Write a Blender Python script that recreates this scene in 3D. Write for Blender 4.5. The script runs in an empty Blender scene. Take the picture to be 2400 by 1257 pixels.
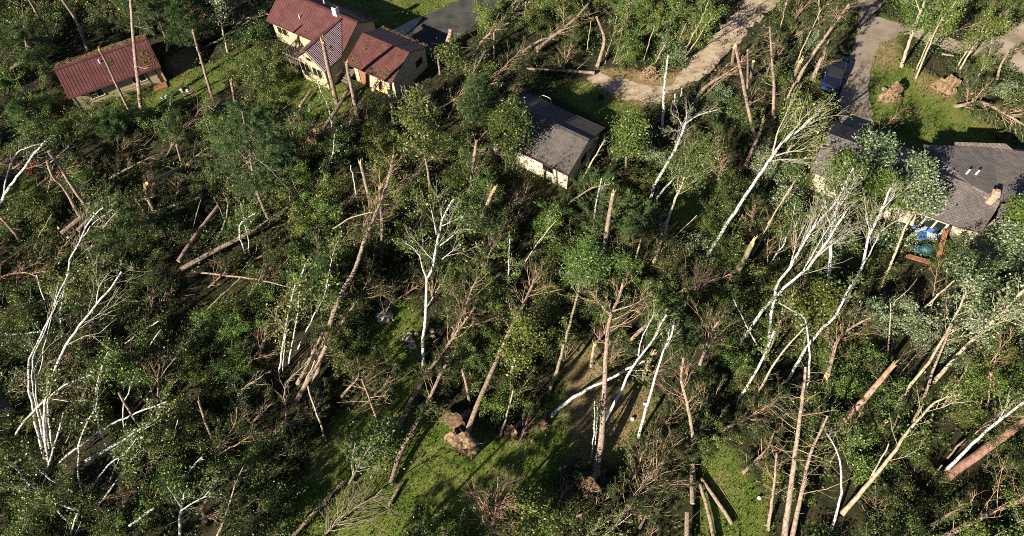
import bpy, math, random
import numpy as np
from mathutils import Vector, Matrix
R = math.radians
rng = np.random.default_rng(11); random.seed(11)
sc = bpy.context.scene
COL = sc.collection
# ------------------------------------------------------------------ camera, sky, sun, exposure
CAM_H, PITCH, FPX = 53.0, R(57.5), 1600.0
cd = bpy.data.cameras.new('camera'); cam = bpy.data.objects.new('camera', cd); COL.objects.link(cam)
cam.location = (0, 0, CAM_H); cam.rotation_euler = (R(90) - PITCH, 0, 0)
cd.sensor_width = 36; cd.lens = 24.0; cd.clip_start = .5; cd.clip_end = 6000
sc.camera = cam
SUN_AZ, SUN_EL = R(224), R(27)
w = bpy.data.worlds.new('World'); sc.world = w; w.use_nodes = True
nt = w.node_tree; sky = nt.nodes.new('ShaderNodeTexSky'); sky.sky_type = 'NISHITA'; sky.sun_disc = False
sky.sun_elevation = SUN_EL; sky.sun_rotation = SUN_AZ; sky.air_density = .5; sky.dust_density = .3; sky.altitude = 400
nt.links.new(sky.outputs[0], nt.nodes['Background'].inputs[0]); nt.nodes['Background'].inputs[1].default_value = .05
sd = bpy.data.lights.new('sun', 'SUN'); sun = bpy.data.objects.new('sun', sd); COL.objects.link(sun)
sd.energy = 5.0; sd.angle = R(.5); sd.color = (1, .885, .7)
sv = Vector((math.sin(SUN_AZ) * math.cos(SUN_EL), math.cos(SUN_AZ) * math.cos(SUN_EL), math.sin(SUN_EL)))
sun.rotation_euler = (-sv).to_track_quat('-Z', 'Y').to_euler(); sun.location = (-40, -40, 80)
sc.view_settings.view_transform = 'Standard'; sc.view_settings.look = 'None'
sc.view_settings.exposure = 1.1; sc.view_settings.gamma = 1
sc.cycles.max_bounces = 5; sc.cycles.diffuse_bounces = 1; sc.cycles.transmission_bounces = 3
sc.cycles.use_denoising = False; sc.cycles.filter_width = .95

def W(x, y, z=0.0):                      # where the line of sight through a pixel of the photo meets height z
    u = (x - 1200) / FPX; v = -(y - 628.5) / FPX
    d = (u, math.cos(PITCH) + v * math.sin(PITCH), -math.sin(PITCH) + v * math.cos(PITCH))
    t = (z - CAM_H) / d[2]
    return np.array((d[0] * t, d[1] * t, z))
def Q(p):                                # the pixel of a point, and pixels per metre there
    d = p[1] * math.cos(PITCH) - (p[2] - CAM_H) * math.sin(PITCH)
    v = (p[1] * math.sin(PITCH) + (p[2] - CAM_H) * math.cos(PITCH)) / d
    return 1200 + p[0] / d * FPX, 628.5 - v * FPX, FPX / d
def pxs(s): return [tuple(float(c) for c in q.split(',')) for q in s.split()]
def inside(P, poly):                     # points (N,2) in polygon
    x, y = P[:, 0], P[:, 1]; c = np.zeros(len(P), bool); n = len(poly)
    for i in range(n):
        x1, y1 = poly[i][:2]; x2, y2 = poly[(i + 1) % n][:2]
        k = (y1 > y) != (y2 > y)
        c ^= k & (x < (x2 - x1) * (y - y1) / (y2 - y1 + 1e-12) + x1)
    return c
def qpix(P):                             # many points
    d = P[:, 1] * math.cos(PITCH) - (P[:, 2] - CAM_H) * math.sin(PITCH)
    v = (P[:, 1] * math.sin(PITCH) + (P[:, 2] - CAM_H) * math.cos(PITCH)) / d
    return np.stack([1200 + P[:, 0] / d * FPX, 628.5 - v * FPX], 1)
# ------------------------------------------------------------------ materials
def N(t, kind, **k):
    n = t.nodes.new(kind)
    for a, b in k.items():
        if a.startswith('i_'): n.inputs[a[2:].replace('_', ' ')].default_value = b
        else: setattr(n, a, b)
    return n
def c4(c): return (c[0], c[1], c[2], 1)
def mat(name, cols, scale=4, rough=.8, bump=0, bscale=None, stretch=(1, 1, 1), spec=.3, island=0, objr=0, transl=0, metal=0, lo=.35, hi=.65, detail=5, coord='Object', rand=None):
    m = bpy.data.materials.new(name); m.use_nodes = True; t = m.node_tree; L = t.links.new
    b = t.nodes['Principled BSDF']; b.inputs['Roughness'].default_value = rough; b.inputs['Metallic'].default_value = metal
    b.inputs['Specular IOR Level'].default_value = spec
    tc = N(t, 'ShaderNodeTexCoord'); mp = N(t, 'ShaderNodeMapping'); mp.inputs['Scale'].default_value = stretch
    L(tc.outputs[coord], mp.inputs[0])
    no = N(t, 'ShaderNodeTexNoise', i_Scale=scale, i_Detail=detail, i_Roughness=.65); L(mp.outputs[0], no.inputs['Vector'])
    rp = N(t, 'ShaderNodeValToRGB'); e = rp.color_ramp.elements
    while len(e) < len(cols): e.new(.5)
    for i, c in enumerate(cols):
        e[i].position = lo + (hi - lo) * i / max(1, len(cols) - 1); e[i].color = c4(c)
    L(no.outputs[0], rp.inputs[0]); out = rp.outputs[0]
    if island:
        g = N(t, 'ShaderNodeNewGeometry')
        L(g.outputs['Random Per Island'], rp.inputs[0])
        for i in range(len(cols)): e[i].position = i / max(1, len(cols) - 1)
    if objr:
        oi = N(t, 'ShaderNodeObjectInfo'); hs = N(t, 'ShaderNodeHueSaturation')
        m1 = N(t, 'ShaderNodeMapRange'); m1.inputs['To Min'].default_value = .5 - .035 * objr; m1.inputs['To Max'].default_value = .5 + .02 * objr
        m2 = N(t, 'ShaderNodeMapRange'); m2.inputs['To Min'].default_value = 1 - .35 * objr; m2.inputs['To Max'].default_value = 1 + .3 * objr
        mu = N(t, 'ShaderNodeMath', operation='MULTIPLY'); mu.inputs[1].default_value = 7.31
        fr = N(t, 'ShaderNodeMath', operation='FRACT')
        L(oi.outputs['Random'], m1.inputs[0]); L(oi.outputs['Random'], mu.inputs[0]); L(mu.outputs[0], fr.inputs[0]); L(fr.outputs[0], m2.inputs[0])
        L(m1.outputs[0], hs.inputs['Hue']); L(m2.outputs[0], hs.inputs['Value']); L(out, hs.inputs['Color']); out = hs.outputs[0]
    L(out, b.inputs['Base Color'])
    if bump:
        bn = N(t, 'ShaderNodeTexNoise', i_Scale=bscale or scale * 3, i_Detail=4); L(mp.outputs[0], bn.inputs['Vector'])
        bp = N(t, 'ShaderNodeBump', i_Strength=bump, i_Distance=.1); L(bn.outputs[0], bp.inputs['Height']); L(bp.outputs[0], b.inputs['Normal'])
    if transl:
        tr = N(t, 'ShaderNodeBsdfTranslucent'); L(out, tr.inputs[0]); mx = N(t, 'ShaderNodeMixShader', i_Fac=transl)
        L(b.outputs[0], mx.inputs[1]); L(tr.outputs[0], mx.inputs[2]); L(mx.outputs[0], t.nodes['Material Output'].inputs[0])
    return m
M = {}
M['leaf'] = mat('green_leaf', [(.05, .1, .018), (.09, .15, .03), (.145, .19, .05), (.065, .115, .022)], island=1, objr=1, rough=.42, spec=.5, transl=.14)
M['birchleaf'] = mat('birch_leaf', [(.07, .135, .02), (.11, .18, .03), (.17, .22, .05), (.06, .11, .02)], island=1, objr=1, rough=.4, spec=.5, transl=.15)
M['silver'] = mat('pale_leaf', [(.08, .15, .04), (.2, .28, .14), (.46, .52, .4), (.07, .13, .03), (.12, .2, .06)], island=1, objr=.6, rough=.5, spec=.4, transl=.15)
M['needle'] = mat('pine_needle', [(.02, .045, .014), (.035, .07, .02), (.06, .095, .03), (.09, .085, .035)], island=1, objr=.7, rough=.5, spec=.3, transl=.08)
M['wneedle'] = mat('soft_pine_needle', [(.04, .09, .027), (.068, .13, .04), (.115, .17, .055)], island=1, objr=.5, rough=.5, spec=.3, transl=.1)
M['under'] = mat('undergrowth_leaf', [(.035, .075, .012), (.075, .14, .022), (.12, .18, .035), (.05, .105, .018), (.09, .1, .035)], island=1, rough=.45, spec=.4, transl=.15)
M['pinebark'] = mat('pine_bark', [(.15, .108, .083), (.33, .245, .195), (.46, .36, .295)], scale=7, stretch=(1, 1, .35), bump=.7, rough=.9)
M['pinebranch'] = mat('pine_branch_bark', [(.26, .15, .095), (.46, .285, .195), (.56, .39, .29)], scale=3, rough=.85, objr=.5)
M['greybark'] = mat('grey_bark', [(.12, .1, .07), (.25, .21, .15), (.34, .29, .22)], scale=6, bump=.5, rough=.9, objr=.4)
M['tanbark'] = mat('aspen_bark', [(.26, .21, .14), (.42, .35, .25), (.5, .44, .34)], scale=3, bump=.3, rough=.8, objr=.3)
M['twig'] = mat('twig_bark', [(.14, .11, .08), (.26, .21, .16), (.36, .3, .24)], island=1, rough=.9)
M['wood'] = mat('split_wood', [(.45, .27, .12), (.62, .42, .22), (.72, .55, .34)], scale=6, stretch=(1, 1, .3), rough=.8)
M['cut'] = mat('sawn_wood', [(.55, .36, .18), (.68, .5, .3)], scale=9, rough=.8)
M['orangecut'] = mat('orange_sawn_wood', [(.6, .26, .06), (.72, .36, .1)], scale=9, rough=.8)
M['darkroot'] = mat('dark_root_soil', [(.06, .04, .025), (.13, .085, .05), (.2, .14, .085)], scale=2.5, bump=1, bscale=9, rough=1)
M['root'] = mat('root_soil', [(.065, .042, .026), (.21, .14, .085), (.37, .265, .165)], scale=2.5, bump=1, bscale=9, rough=1)
M['birch'] = mat('birch_bark', [(.07, .06, .05), (.5, .48, .45), (.66, .65, .63)], scale=5, stretch=(1, 1, 1.8), lo=.4, hi=.5, rough=.6, detail=8)
M['darktwig'] = mat('dark_twig', [(.09, .065, .05), (.16, .12, .09)], scale=4, rough=.9)
M['birchtwig'] = mat('birch_branch', [(.3, .26, .21), (.5, .46, .4)], scale=2, rough=.7)
M['grassblade'] = mat('grass_blade', [(.055, .1, .014), (.09, .14, .02), (.14, .165, .035), (.2, .175, .08)], island=1, rough=.5, transl=.15)
M['litter'] = mat('leaf_litter', [(.2, .14, .06), (.34, .26, .14), (.12, .08, .04)], island=1, rough=.9)
def solid(n, c, rough=.6, metal=0, spec=.4, **k):
    return mat(n, [tuple(x * .88 for x in c), tuple(min(1, x * 1.1) for x in c)], rough=rough, metal=metal, spec=spec, scale=k.pop('scale', 3), **k)
def glassmat():
    m = bpy.data.materials.new('dark_glass'); m.use_nodes = True; b = m.node_tree.nodes['Principled BSDF']
    b.inputs['Base Color'].default_value = (.015, .018, .02, 1); b.inputs['Roughness'].default_value = .08
    return m
M['glass'] = glassmat()
M['maroon'] = mat('maroon_metal', [(.09, .034, .035), (.115, .045, .045), (.135, .058, .057)], scale=.9, rough=.45, spec=.4)
M['litterroof'] = mat('needle_litter', [(.12, .08, .035), (.21, .145, .065), (.09, .055, .025)], scale=7, rough=1, bump=1)
M['glintrib'] = solid('glint_rib_paint', (.5, .36, .4), .4)  # sun glint on the porch roof ribs, put into their colour
M['whitetrim'] = solid('white_trim', (.78, .78, .76), .5)
M['darktrim_ribshade'] = solid('dark_trim_and_rib_shade', (.07, .045, .04), .6)  # real trim, and the painted shade between the porch roof ribs
M['deckwood'] = mat('weathered_deck', [(.14, .12, .1), (.25, .22, .18)], scale=5, stretch=(1, 6, 1), rough=.9)
M['brownwood'] = mat('brown_timber', [(.2, .09, .045), (.34, .17, .09)], scale=5, rough=.85)
M['concrete'] = mat('concrete', [(.4, .36, .3), (.5, .45, .38)], scale=1.5, rough=.9)
M['stone'] = mat('boulder_stone', [(.36, .31, .26), (.58, .52, .45)], scale=4, rough=.9, bump=.5)
M['chrome'] = solid('bright_metal', (.75, .76, .78), .2, 1)
M['black'] = solid('black_rubber', (.02, .02, .02), .7)
M['bluepaint'] = solid('blue_paint', (.01, .035, .12), .25, 0, .6)
M['navy'] = solid('navy_paint', (.012, .014, .03), .3, 0, .5)
M['bluefab'] = solid('blue_fabric', (.06, .16, .42), .8)
M['palefab'] = solid('pale_fabric', (.6, .66, .75), .8)
M['teal'] = solid('teal_cover', (.02, .07, .08), .5)
M['yellow'] = solid('yellow_plastic', (.75, .5, .03), .4)
M['green'] = solid('green_plastic', (.02, .2, .05), .4)
M['red'] = solid('red_leaf', (.35, .01, .02), .6)
M['white'] = solid('white_paint', (.8, .8, .78), .5)
M['brick'] = mat('chimney_brick', [(.3, .12, .07), (.45, .24, .15), (.6, .5, .42)], scale=9, rough=.9)
def siding(name, c, axis, period, depth=.75):
    m = mat(name, [tuple(x * .9 for x in c), tuple(min(1, x * 1.08) for x in c)], scale=2.5, rough=.7)
    t = m.node_tree; L = t.links.new; b = t.nodes['Principled BSDF']
    tc = [n for n in t.nodes if n.type == 'TEX_COORD'][0]; src = b.inputs['Base Color'].links[0].from_socket
    sx = N(t, 'ShaderNodeSeparateXYZ'); L(tc.outputs['Object'], sx.inputs[0])
    dv = N(t, 'ShaderNodeMath', operation='DIVIDE'); dv.inputs[1].default_value = period
    if axis == 'z': L(sx.outputs[2], dv.inputs[0])
    else:
        ad = N(t, 'ShaderNodeMath', operation='ADD'); L(sx.outputs[0], ad.inputs[0]); L(sx.outputs[1], ad.inputs[1]); L(ad.outputs[0], dv.inputs[0])
    fr = N(t, 'ShaderNodeMath', operation='FRACT'); L(dv.outputs[0], fr.inputs[0])
    gt = N(t, 'ShaderNodeMath', operation='GREATER_THAN'); gt.inputs[1].default_value = .84; L(fr.outputs[0], gt.inputs[0])
    mx = N(t, 'ShaderNodeMix', data_type='RGBA'); L(gt.outputs[0], mx.inputs[0]); L(src, mx.inputs[6]); mx.inputs[7].default_value = c4([x * depth for x in c])
    L(mx.outputs[2], b.inputs['Base Color'])
    return m
M['tansiding'] = siding('tan_lap_siding', (.5, .41, .26), 'z', .3, .6)
M['creamsiding'] = siding('cream_batten_siding', (.5, .42, .29), 'xy', .32, .72)
M['beigewall'] = solid('beige_wall', (.6, .5, .4), .8)
def shingle(name, c1, c2, sx, rot):
    m = mat(name, [c1, c2], scale=1.2, rough=.95, detail=9)
    t = m.node_tree; L = t.links.new; b = t.nodes['Principled BSDF']; src = b.inputs['Base Color'].links[0].from_socket
    tc = [n for n in t.nodes if n.type == 'TEX_COORD'][0]; mp = N(t, 'ShaderNodeMapping'); mp.inputs['Rotation'].default_value = (0, 0, rot)
    L(tc.outputs['Object'], mp.inputs[0])
    br = N(t, 'ShaderNodeTexBrick', i_Scale=sx); br.inputs['Color1'].default_value = (.8, .8, .8, 1); br.inputs['Color2'].default_value = (1.15, 1.12, 1.1, 1); br.inputs['Mortar'].default_value = (.5, .5, .5, 1)
    br.inputs['Mortar Size'].default_value = .03
    L(mp.outputs[0], br.inputs['Vector']); mx = N(t, 'ShaderNodeMix', data_type='RGBA', blend_type='MULTIPLY'); mx.inputs[0].default_value = 1
    L(src, mx.inputs[6]); L(br.outputs[0], mx.inputs[7])
    wn = N(t, 'ShaderNodeTexNoise', i_Scale=14, i_Detail=2); L(tc.outputs['Object'], wn.inputs['Vector'])
    mr = N(t, 'ShaderNodeMapRange'); mr.inputs['To Min'].default_value = .55; mr.inputs['To Max'].default_value = 1.45; L(wn.outputs[0], mr.inputs[0])
    m3 = N(t, 'ShaderNodeMix', data_type='RGBA', blend_type='MULTIPLY'); m3.inputs[0].default_value = 1; L(mx.outputs[2], m3.inputs[6]); L(mr.outputs[0], m3.inputs[7])
    L(m3.outputs[2], b.inputs['Base Color'])
    return m
M['shingle'] = shingle('grey_shingle', (.095, .085, .085), (.15, .135, .13), 2.4, 0)
M['shingle2'] = shingle('brown_grey_shingle', (.12, .108, .11), (.175, .158, .158), 1.3, 0)
# ------------------------------------------------------------------ mesh helpers
def build(name, chunks, mats, parent=None, origin=(0, 0, 0), smooth=True):
    """chunks: list of (verts (n,3), faces (m,k), material index) -> one mesh object"""
    V, off, LI, LS, MI = [], 0, [], [], []
    for v, f, mi in chunks:
        v = np.asarray(v, float); f = np.asarray(f, int)
        if len(v) == 0 or len(f) == 0: continue
        V.append(v - np.asarray(origin)); LI.append((f + off).ravel()); LS.append(np.full(len(f), f.shape[1])); MI.append(np.full(len(f), mi)); off += len(v)
    me = bpy.data.meshes.new(name)
    if V:
        V = np.concatenate(V); LI = np.concatenate(LI); LS = np.concatenate(LS); MI = np.concatenate(MI)
        me.vertices.add(len(V)); me.vertices.foreach_set('co', V.ravel().astype(np.float32))
        me.loops.add(len(LI)); me.loops.foreach_set('vertex_index', LI.astype(np.int32))
        me.polygons.add(len(LS)); st = np.concatenate([[0], np.cumsum(LS)[:-1]])
        me.polygons.foreach_set('loop_start', st.astype(np.int32)); me.polygons.foreach_set('material_index', MI.astype(np.int32))
        me.polygons.foreach_set('use_smooth', np.full(len(LS), smooth))
        me.update(calc_edges=True); me.validate()
    for m in mats: me.materials.append(M[m])
    o = bpy.data.objects.new(name, me); COL.objects.link(o)
    if parent is not None: o.parent = parent
    return o
def thing(name, label, cat, loc=(0, 0, 0), group=None, rz=0):
    o = bpy.data.objects.new(name, None); COL.objects.link(o); o.location = tuple(loc); o.rotation_euler = (0, 0, rz); o.empty_display_size = .3
    return tag(o, label, cat, group)
def tag(o, label, cat=None, group=None, kind=None):
    o['label'] = label
    if cat: o['category'] = cat
    if group: o['group'] = group
    if kind: o['kind'] = kind
    return o
def nrm(a): return a / (np.linalg.norm(a, axis=-1, keepdims=True) + 1e-9)
def tubes(P, Rd, sides=5):
    """P (N,K,3), Rd (N,K) -> verts, quads"""
    P = np.asarray(P, float); Rd = np.asarray(Rd, float)
    if P.ndim == 2: P = P[None]; Rd = Rd.reshape(1, -1)
    n, k, _ = P.shape
    T = nrm(np.gradient(P, axis=1)); mt = nrm(P[:, -1] - P[:, 0])
    ref = np.where(np.abs(mt[:, 2:3]) < .8, np.array([[0, 0, 1.]]), np.array([[1., 0, 0]]))[:, None, :]
    n1 = nrm(np.cross(T, np.broadcast_to(ref, T.shape))); n2 = np.cross(T, n1)
    a = np.linspace(0, 2 * math.pi, sides, endpoint=False)
    v = P[:, :, None, :] + Rd[:, :, None, None] * (np.cos(a)[None, None, :, None] * n1[:, :, None, :] + np.sin(a)[None, None, :, None] * n2[:, :, None, :])
    idx = np.arange(n * k * sides).reshape(n, k, sides)
    f = np.stack([idx[:, :-1], np.roll(idx[:, :-1], -1, 2), np.roll(idx[:, 1:], -1, 2), idx[:, 1:]], -1).reshape(-1, 4)
    return v.reshape(-1, 3), f
def disc(c, d, r, sides=8, jag=0):
    d = nrm(np.asarray(d, float)); ref = np.array([0, 0, 1.]) if abs(d[2]) < .8 else np.array([1., 0, 0])
    n1 = nrm(np.cross(d, ref)); n2 = np.cross(d, n1); a = np.linspace(0, 2 * math.pi, sides, endpoint=False)
    v = np.asarray(c) + r * (np.cos(a)[:, None] * n1 + np.sin(a)[:, None] * n2); v = np.vstack([v, [np.asarray(c) + d * jag]])
    return v, np.array([[i, (i + 1) % sides, sides] for i in range(sides)])
def box(c, s, rz=0, R3=None):
    v = np.array([[x, y, z] for x in (-.5, .5) for y in (-.5, .5) for z in (-.5, .5)]) * np.asarray(s)
    if R3 is not None: v = v @ np.asarray(R3).T
    elif rz: v = v @ np.array([[math.cos(rz), math.sin(rz), 0], [-math.sin(rz), math.cos(rz), 0], [0, 0, 1]])
    return v + np.asarray(c), np.array([[0, 1, 3, 2], [4, 6, 7, 5], [0, 4, 5, 1], [2, 3, 7, 6], [0, 2, 6, 4], [1, 5, 7, 3]])
def beam(a, b, w, h):
    a = np.asarray(a, float); b = np.asarray(b, float); d = b - a; l = np.linalg.norm(d); x = d / l
    up = np.array([0, 0, 1.]) if abs(x[2]) < .95 else np.array([1., 0, 0]); y = nrm(np.cross(up, x)); z = np.cross(x, y)
    return box((a + b) / 2, (l, w, h), R3=np.stack([x, y, z], 1))
def leaves(P, size, asp=.6, up=.55, jit=.35, fold=0):
    n = len(P)
    if n == 0: return np.zeros((0, 3)), np.zeros((0, 4), int)
    nn = nrm(rng.normal(size=(n, 3)) + np.array([0, 0, up])); a = nrm(np.cross(nn, rng.normal(size=(n, 3)))); b = np.cross(nn, a)
    s = size * rng.uniform(1 - jit, 1 + jit, (n, 1)) * .5
    v = np.stack([P + a * s, P + b * s * asp, P - a * s, P - b * s * asp], 1).reshape(-1, 3)
    return v, np.arange(4 * n).reshape(-1, 4)
def tufts(P, D, n=9, ln=.3, wd=.03, spread=.75):
    m = len(P)
    if m == 0: return np.zeros((0, 3)), np.zeros((0, 3), int)
    d = nrm(np.repeat(nrm(D), n, 0) + rng.normal(size=(m * n, 3)) * spread); p = np.repeat(P, n, 0) + rng.normal(size=(m * n, 3)) * .06
    sd_ = nrm(np.cross(d, rng.normal(size=(m * n, 3)))) * wd * .5; l = ln * rng.uniform(.6, 1.2, (m * n, 1))
    v = np.stack([p - sd_, p + sd_, p + d * l], 1).reshape(-1, 3)
    return v, np.arange(3 * m * n).reshape(-1, 3)
def smooth_path(pts, step=.7, wob=.0):
    pts = np.asarray(pts, float); n = len(pts)
    if n == 2:
        k = max(3, int(np.linalg.norm(pts[1] - pts[0]) / step)); t = np.linspace(0, 1, k)[:, None]; out = pts[0] * (1 - t) + pts[1] * t
    else:
        e = np.vstack([2 * pts[0] - pts[1], pts, 2 * pts[-1] - pts[-2]]); out = []
        for i in range(1, n):
            p0, p1, p2, p3 = e[i - 1], e[i], e[i + 1], e[i + 2]; k = max(1, int(np.linalg.norm(p2 - p1) / step)); t = np.linspace(0, 1, k, endpoint=False)[:, None]
            out.append(.5 * (2 * p1 + (p2 - p0) * t + (2 * p0 - 5 * p1 + 4 * p2 - p3) * t ** 2 + (3 * p1 - p0 - 3 * p2 + p3) * t ** 3))
        out = np.vstack(out + [pts[-1:]])
    if wob and len(out) > 3: out[1:-1] += rng.normal(size=(len(out) - 2, 3)) * wob
    return out
def along(P, t):
    """points and tangents at fractions t of polyline P"""
    s = np.concatenate([[0], np.cumsum(np.linalg.norm(np.diff(P, axis=0), axis=1))]); s /= s[-1]
    p = np.stack([np.interp(t, s, P[:, i]) for i in range(3)], 1)
    q = np.stack([np.interp(np.clip(t + .02, 0, 1), s, P[:, i]) - np.interp(np.clip(t - .02, 0, 1), s, P[:, i]) for i in range(3)], 1)
    return p, nrm(q)
def fork(base, dr, L, k=6, bend=None, bamt=.3, noise=.05):
    """curved twigs: base (n,3), dir (n,3), lengths (n,) -> P (n,k,3), end tangents"""
    n = len(base); t = np.linspace(0, 1, k)[None, :, None]
    bv = (bend if bend is not None else np.zeros(3)); bv = np.broadcast_to(bv, (n, 3))[:, None, :]
    L = np.asarray(L).reshape(n, 1, 1)
    P = base[:, None, :] + L * (dr[:, None, :] * t + bv * bamt * t ** 2)
    P = P + np.cumsum(rng.normal(size=(n, k, 3)), 1) * noise * L * t
    return P, nrm(P[:, -1] - P[:, -2])
def off_axis(T, ang, az=None):
    n = len(T); r = rng.normal(size=(n, 3)); s = nrm(r - (r * T).sum(1, keepdims=True) * T); ang = np.asarray(ang).reshape(-1, 1)
    return nrm(T * np.cos(ang) + s * np.sin(ang))
def ground(P, z=.06): P[..., 2] = np.where(P[..., 2] < z, z + np.abs(P[..., 2] - z) * .12, P[..., 2]); return P
# ------------------------------------------------------------------ ground, roads, lawns
LAWN = [pxs(s) for s in (
 "100,290 190,265 290,235 385,195 470,160 520,130 600,100 640,140 560,190 480,230 400,260 330,290 230,300 150,330 60,345",
 "590,100 660,150 740,190 830,200 830,260 760,290 690,250 640,200 600,150",
 "770,0 820,-60 1130,-60 1090,0 1010,32 975,55 930,75 880,60",
 "1265,215 1310,190 1390,195 1430,230 1510,245 1500,270 1440,305 1415,290 1300,225",
 "2055,30 2130,50 2110,80 2110,160 2180,180 2240,230 2330,290 2400,310 2520,330 2520,400 2400,362 2160,350 2130,368 2100,330 2045,318 2040,230 2040,150",
 "10,430 110,415 160,470 100,495 0,505",
 "390,860 450,760 520,690 590,650 500,780 440,850",
 "840,810 870,720 960,690 1000,760 1000,850 940,930 860,870",
 "620,1300 700,1150 760,1000 860,920 960,940 1010,1000 1020,950 1120,990 1190,1060 1330,1060 1310,1300",
 "1640,1050 1720,1040 1770,1120 1810,1230 1800,1300 1640,1300",
 "1180,1060 1300,930 1340,820 1390,790 1420,860 1400,960 1500,890 1570,930 1490,1030 1420,1100 1330,1080",
 "2010,1090 2060,1050 2090,1090 2030,1180", "1550,440 1680,430 1660,520 1590,560")]
BARE = [pxs(s) for s in (
 "1310,930 1340,820 1390,790 1420,860 1400,960 1500,890 1560,930 1480,1030 1420,1090 1330,1010",
 "1370,165 1420,155 1560,180 1660,120 1700,130 1580,220 1540,255 1480,250 1400,215",
 "1180,170 1240,190 1240,230 1190,230", "2040,80 2110,80 2110,150 2050,170 2040,200",
 "2110,150 2180,170 2260,235 2220,250 2150,200", "380,130 470,90 480,140 400,190", "700,280 790,290 790,350 690,350",
 "2270,260 2360,300 2330,320 2260,285", "140,1080 190,1080 190,1130 130,1120", "2080,520 2130,520 2140,600 2090,600", "1300,1090 1400,1090 1390,1180 1300,1180")]
ASPH = pxs("945,85 978,60 992,38 1012,30 1050,14 1090,0 1130,-40 1215,-40 1168,10 1150,38 1110,60 1075,85 1060,110 1030,135 1000,125")
CONC = pxs("905,75 930,66 968,46 990,39 976,60 944,86 925,92")
SAND = pxs("1372,184 1400,172 1470,188 1530,204 1560,203 1580,188 1615,150 1650,105 1680,70 1735,20 1760,-30 1840,-40 1825,5 1790,38 1757,60 1748,90 1705,122 1675,152 1655,178 1600,202 1572,217 1540,237 1500,243 1460,230 1420,207")
DRIVE = pxs("2012,-40 2078,-40 2062,20 2045,34 2080,47 2140,62 2150,72 2110,76 2095,92 2062,102 2045,140 2036,190 2037,230 2044,270 2049,318 2000,305 1966,295 1968,240 1978,185 1985,150 2000,120 2010,60")
FARSAND = pxs("2113,78 2152,72 2142,64 2230,92 2300,98 2340,84 2400,38 2540,10 2540,220 2400,182 2330,130 2230,122")
ROOFS = [pxs(s) for s in (
 "110,150 330,75 395,190 190,268", "610,45 665,-60 790,-60 905,50 1020,112 960,230 912,240 800,190 745,205 640,130",
 "1140,312 1232,212 1425,302 1330,440 1290,410", "1925,305 1965,285 2160,352 2160,335 2330,340 2540,420 2540,560 2330,600 2250,580 2130,620 2100,520 2140,470 2120,400")]
CLEAR = LAWN + [ASPH, CONC, SAND, DRIVE, FARSAND]
def wpoly(px): return [W(x, y) for x, y in px]
CLEAR_W = [wpoly(p) for p in CLEAR]
gx = np.concatenate([[-3000, -1000, -400, -200], np.arange(-130, 131, 1.), [200, 400, 1000, 3000]])
gy = np.concatenate([[-3000, -1000, -300, -80], np.arange(-30, 151, 1.), [200, 400, 1000, 4000]])
GX, GY = np.meshgrid(gx, gy, indexing='ij'); gp = np.stack([GX.ravel(), GY.ravel(), np.zeros(GX.size)], 1)
def blur(a, n):
    for _ in range(n):
        p = np.pad(a, 1, mode='edge'); a = (p[:-2, 1:-1] + p[2:, 1:-1] + p[1:-1, :-2] + p[1:-1, 2:] + p[1:-1, 1:-1]) / 5
    return a
def gmask(polys, n=2):
    m = np.zeros(len(gp), bool)
    for p in polys: m |= inside(gp, wpoly(p))
    return blur(m.reshape(GX.shape).astype(float), n)
lawn_m = gmask(LAWN, 3); bare_m = gmask(BARE, 3)
def glook(mask, P):
    i = np.clip(np.round(P[:, 0] + 130).astype(int) + 4, 0, len(gx) - 1); j = np.clip(np.round(P[:, 1] + 30).astype(int) + 4, 0, len(gy) - 1)
    return mask[i, j]
idx = np.arange(GX.size).reshape(GX.shape)
gf = np.stack([idx[:-1, :-1], idx[1:, :-1], idx[1:, 1:], idx[:-1, 1:]], -1).reshape(-1, 4)
def groundmat():
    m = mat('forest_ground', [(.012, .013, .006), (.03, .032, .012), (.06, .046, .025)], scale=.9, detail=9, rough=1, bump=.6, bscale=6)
    t = m.node_tree; L = t.links.new; b = t.nodes['Principled BSDF']; col = b.inputs['Base Color'].links[0].from_socket
    tc = [n for n in t.nodes if n.type == 'TEX_COORD'][0]
    fine = N(t, 'ShaderNodeTexNoise', i_Scale=1.6, i_Detail=10, i_Roughness=.75); L(tc.outputs['Object'], fine.inputs['Vector'])
    def layer(attr, ramp, scale):
        nonlocal col
        at = N(t, 'ShaderNodeAttribute', attribute_name=attr)
        s1 = N(t, 'ShaderNodeMath', operation='ADD'); L(at.outputs['Fac'], s1.inputs[0]); L(fine.outputs[0], s1.inputs[1])
        mr = N(t, 'ShaderNodeMapRange'); mr.inputs['From Min'].default_value = .85; mr.inputs['From Max'].default_value = 1.15; L(s1.outputs[0], mr.inputs[0])
        no = N(t, 'ShaderNodeTexNoise', i_Scale=scale, i_Detail=9, i_Roughness=.72); L(tc.outputs['Object'], no.inputs['Vector'])
        rp = N(t, 'ShaderNodeValToRGB'); e = rp.color_ramp.elements
        while len(e) < len(ramp): e.new(.5)
        for i, c in enumerate(ramp): e[i].position = .34 + .34 * i / (len(ramp) - 1); e[i].color = c4(c)
        L(no.outputs[0], rp.inputs[0])
        mx = N(t, 'ShaderNodeMix', data_type='RGBA'); L(mr.outputs[0], mx.inputs[0]); L(col, mx.inputs[6]); L(rp.outputs[0], mx.inputs[7]); col = mx.outputs[2]
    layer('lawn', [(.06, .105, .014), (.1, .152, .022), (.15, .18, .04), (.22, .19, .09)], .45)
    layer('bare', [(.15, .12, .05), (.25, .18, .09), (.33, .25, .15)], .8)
    L(col, b.inputs['Base Color'])
    return m
M['ground'] = groundmat()
go = build('ground', [(gp, gf, 0)], ['ground']); tag(go, 'dark mossy forest floor with grass and bare earth', kind='structure')
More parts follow.
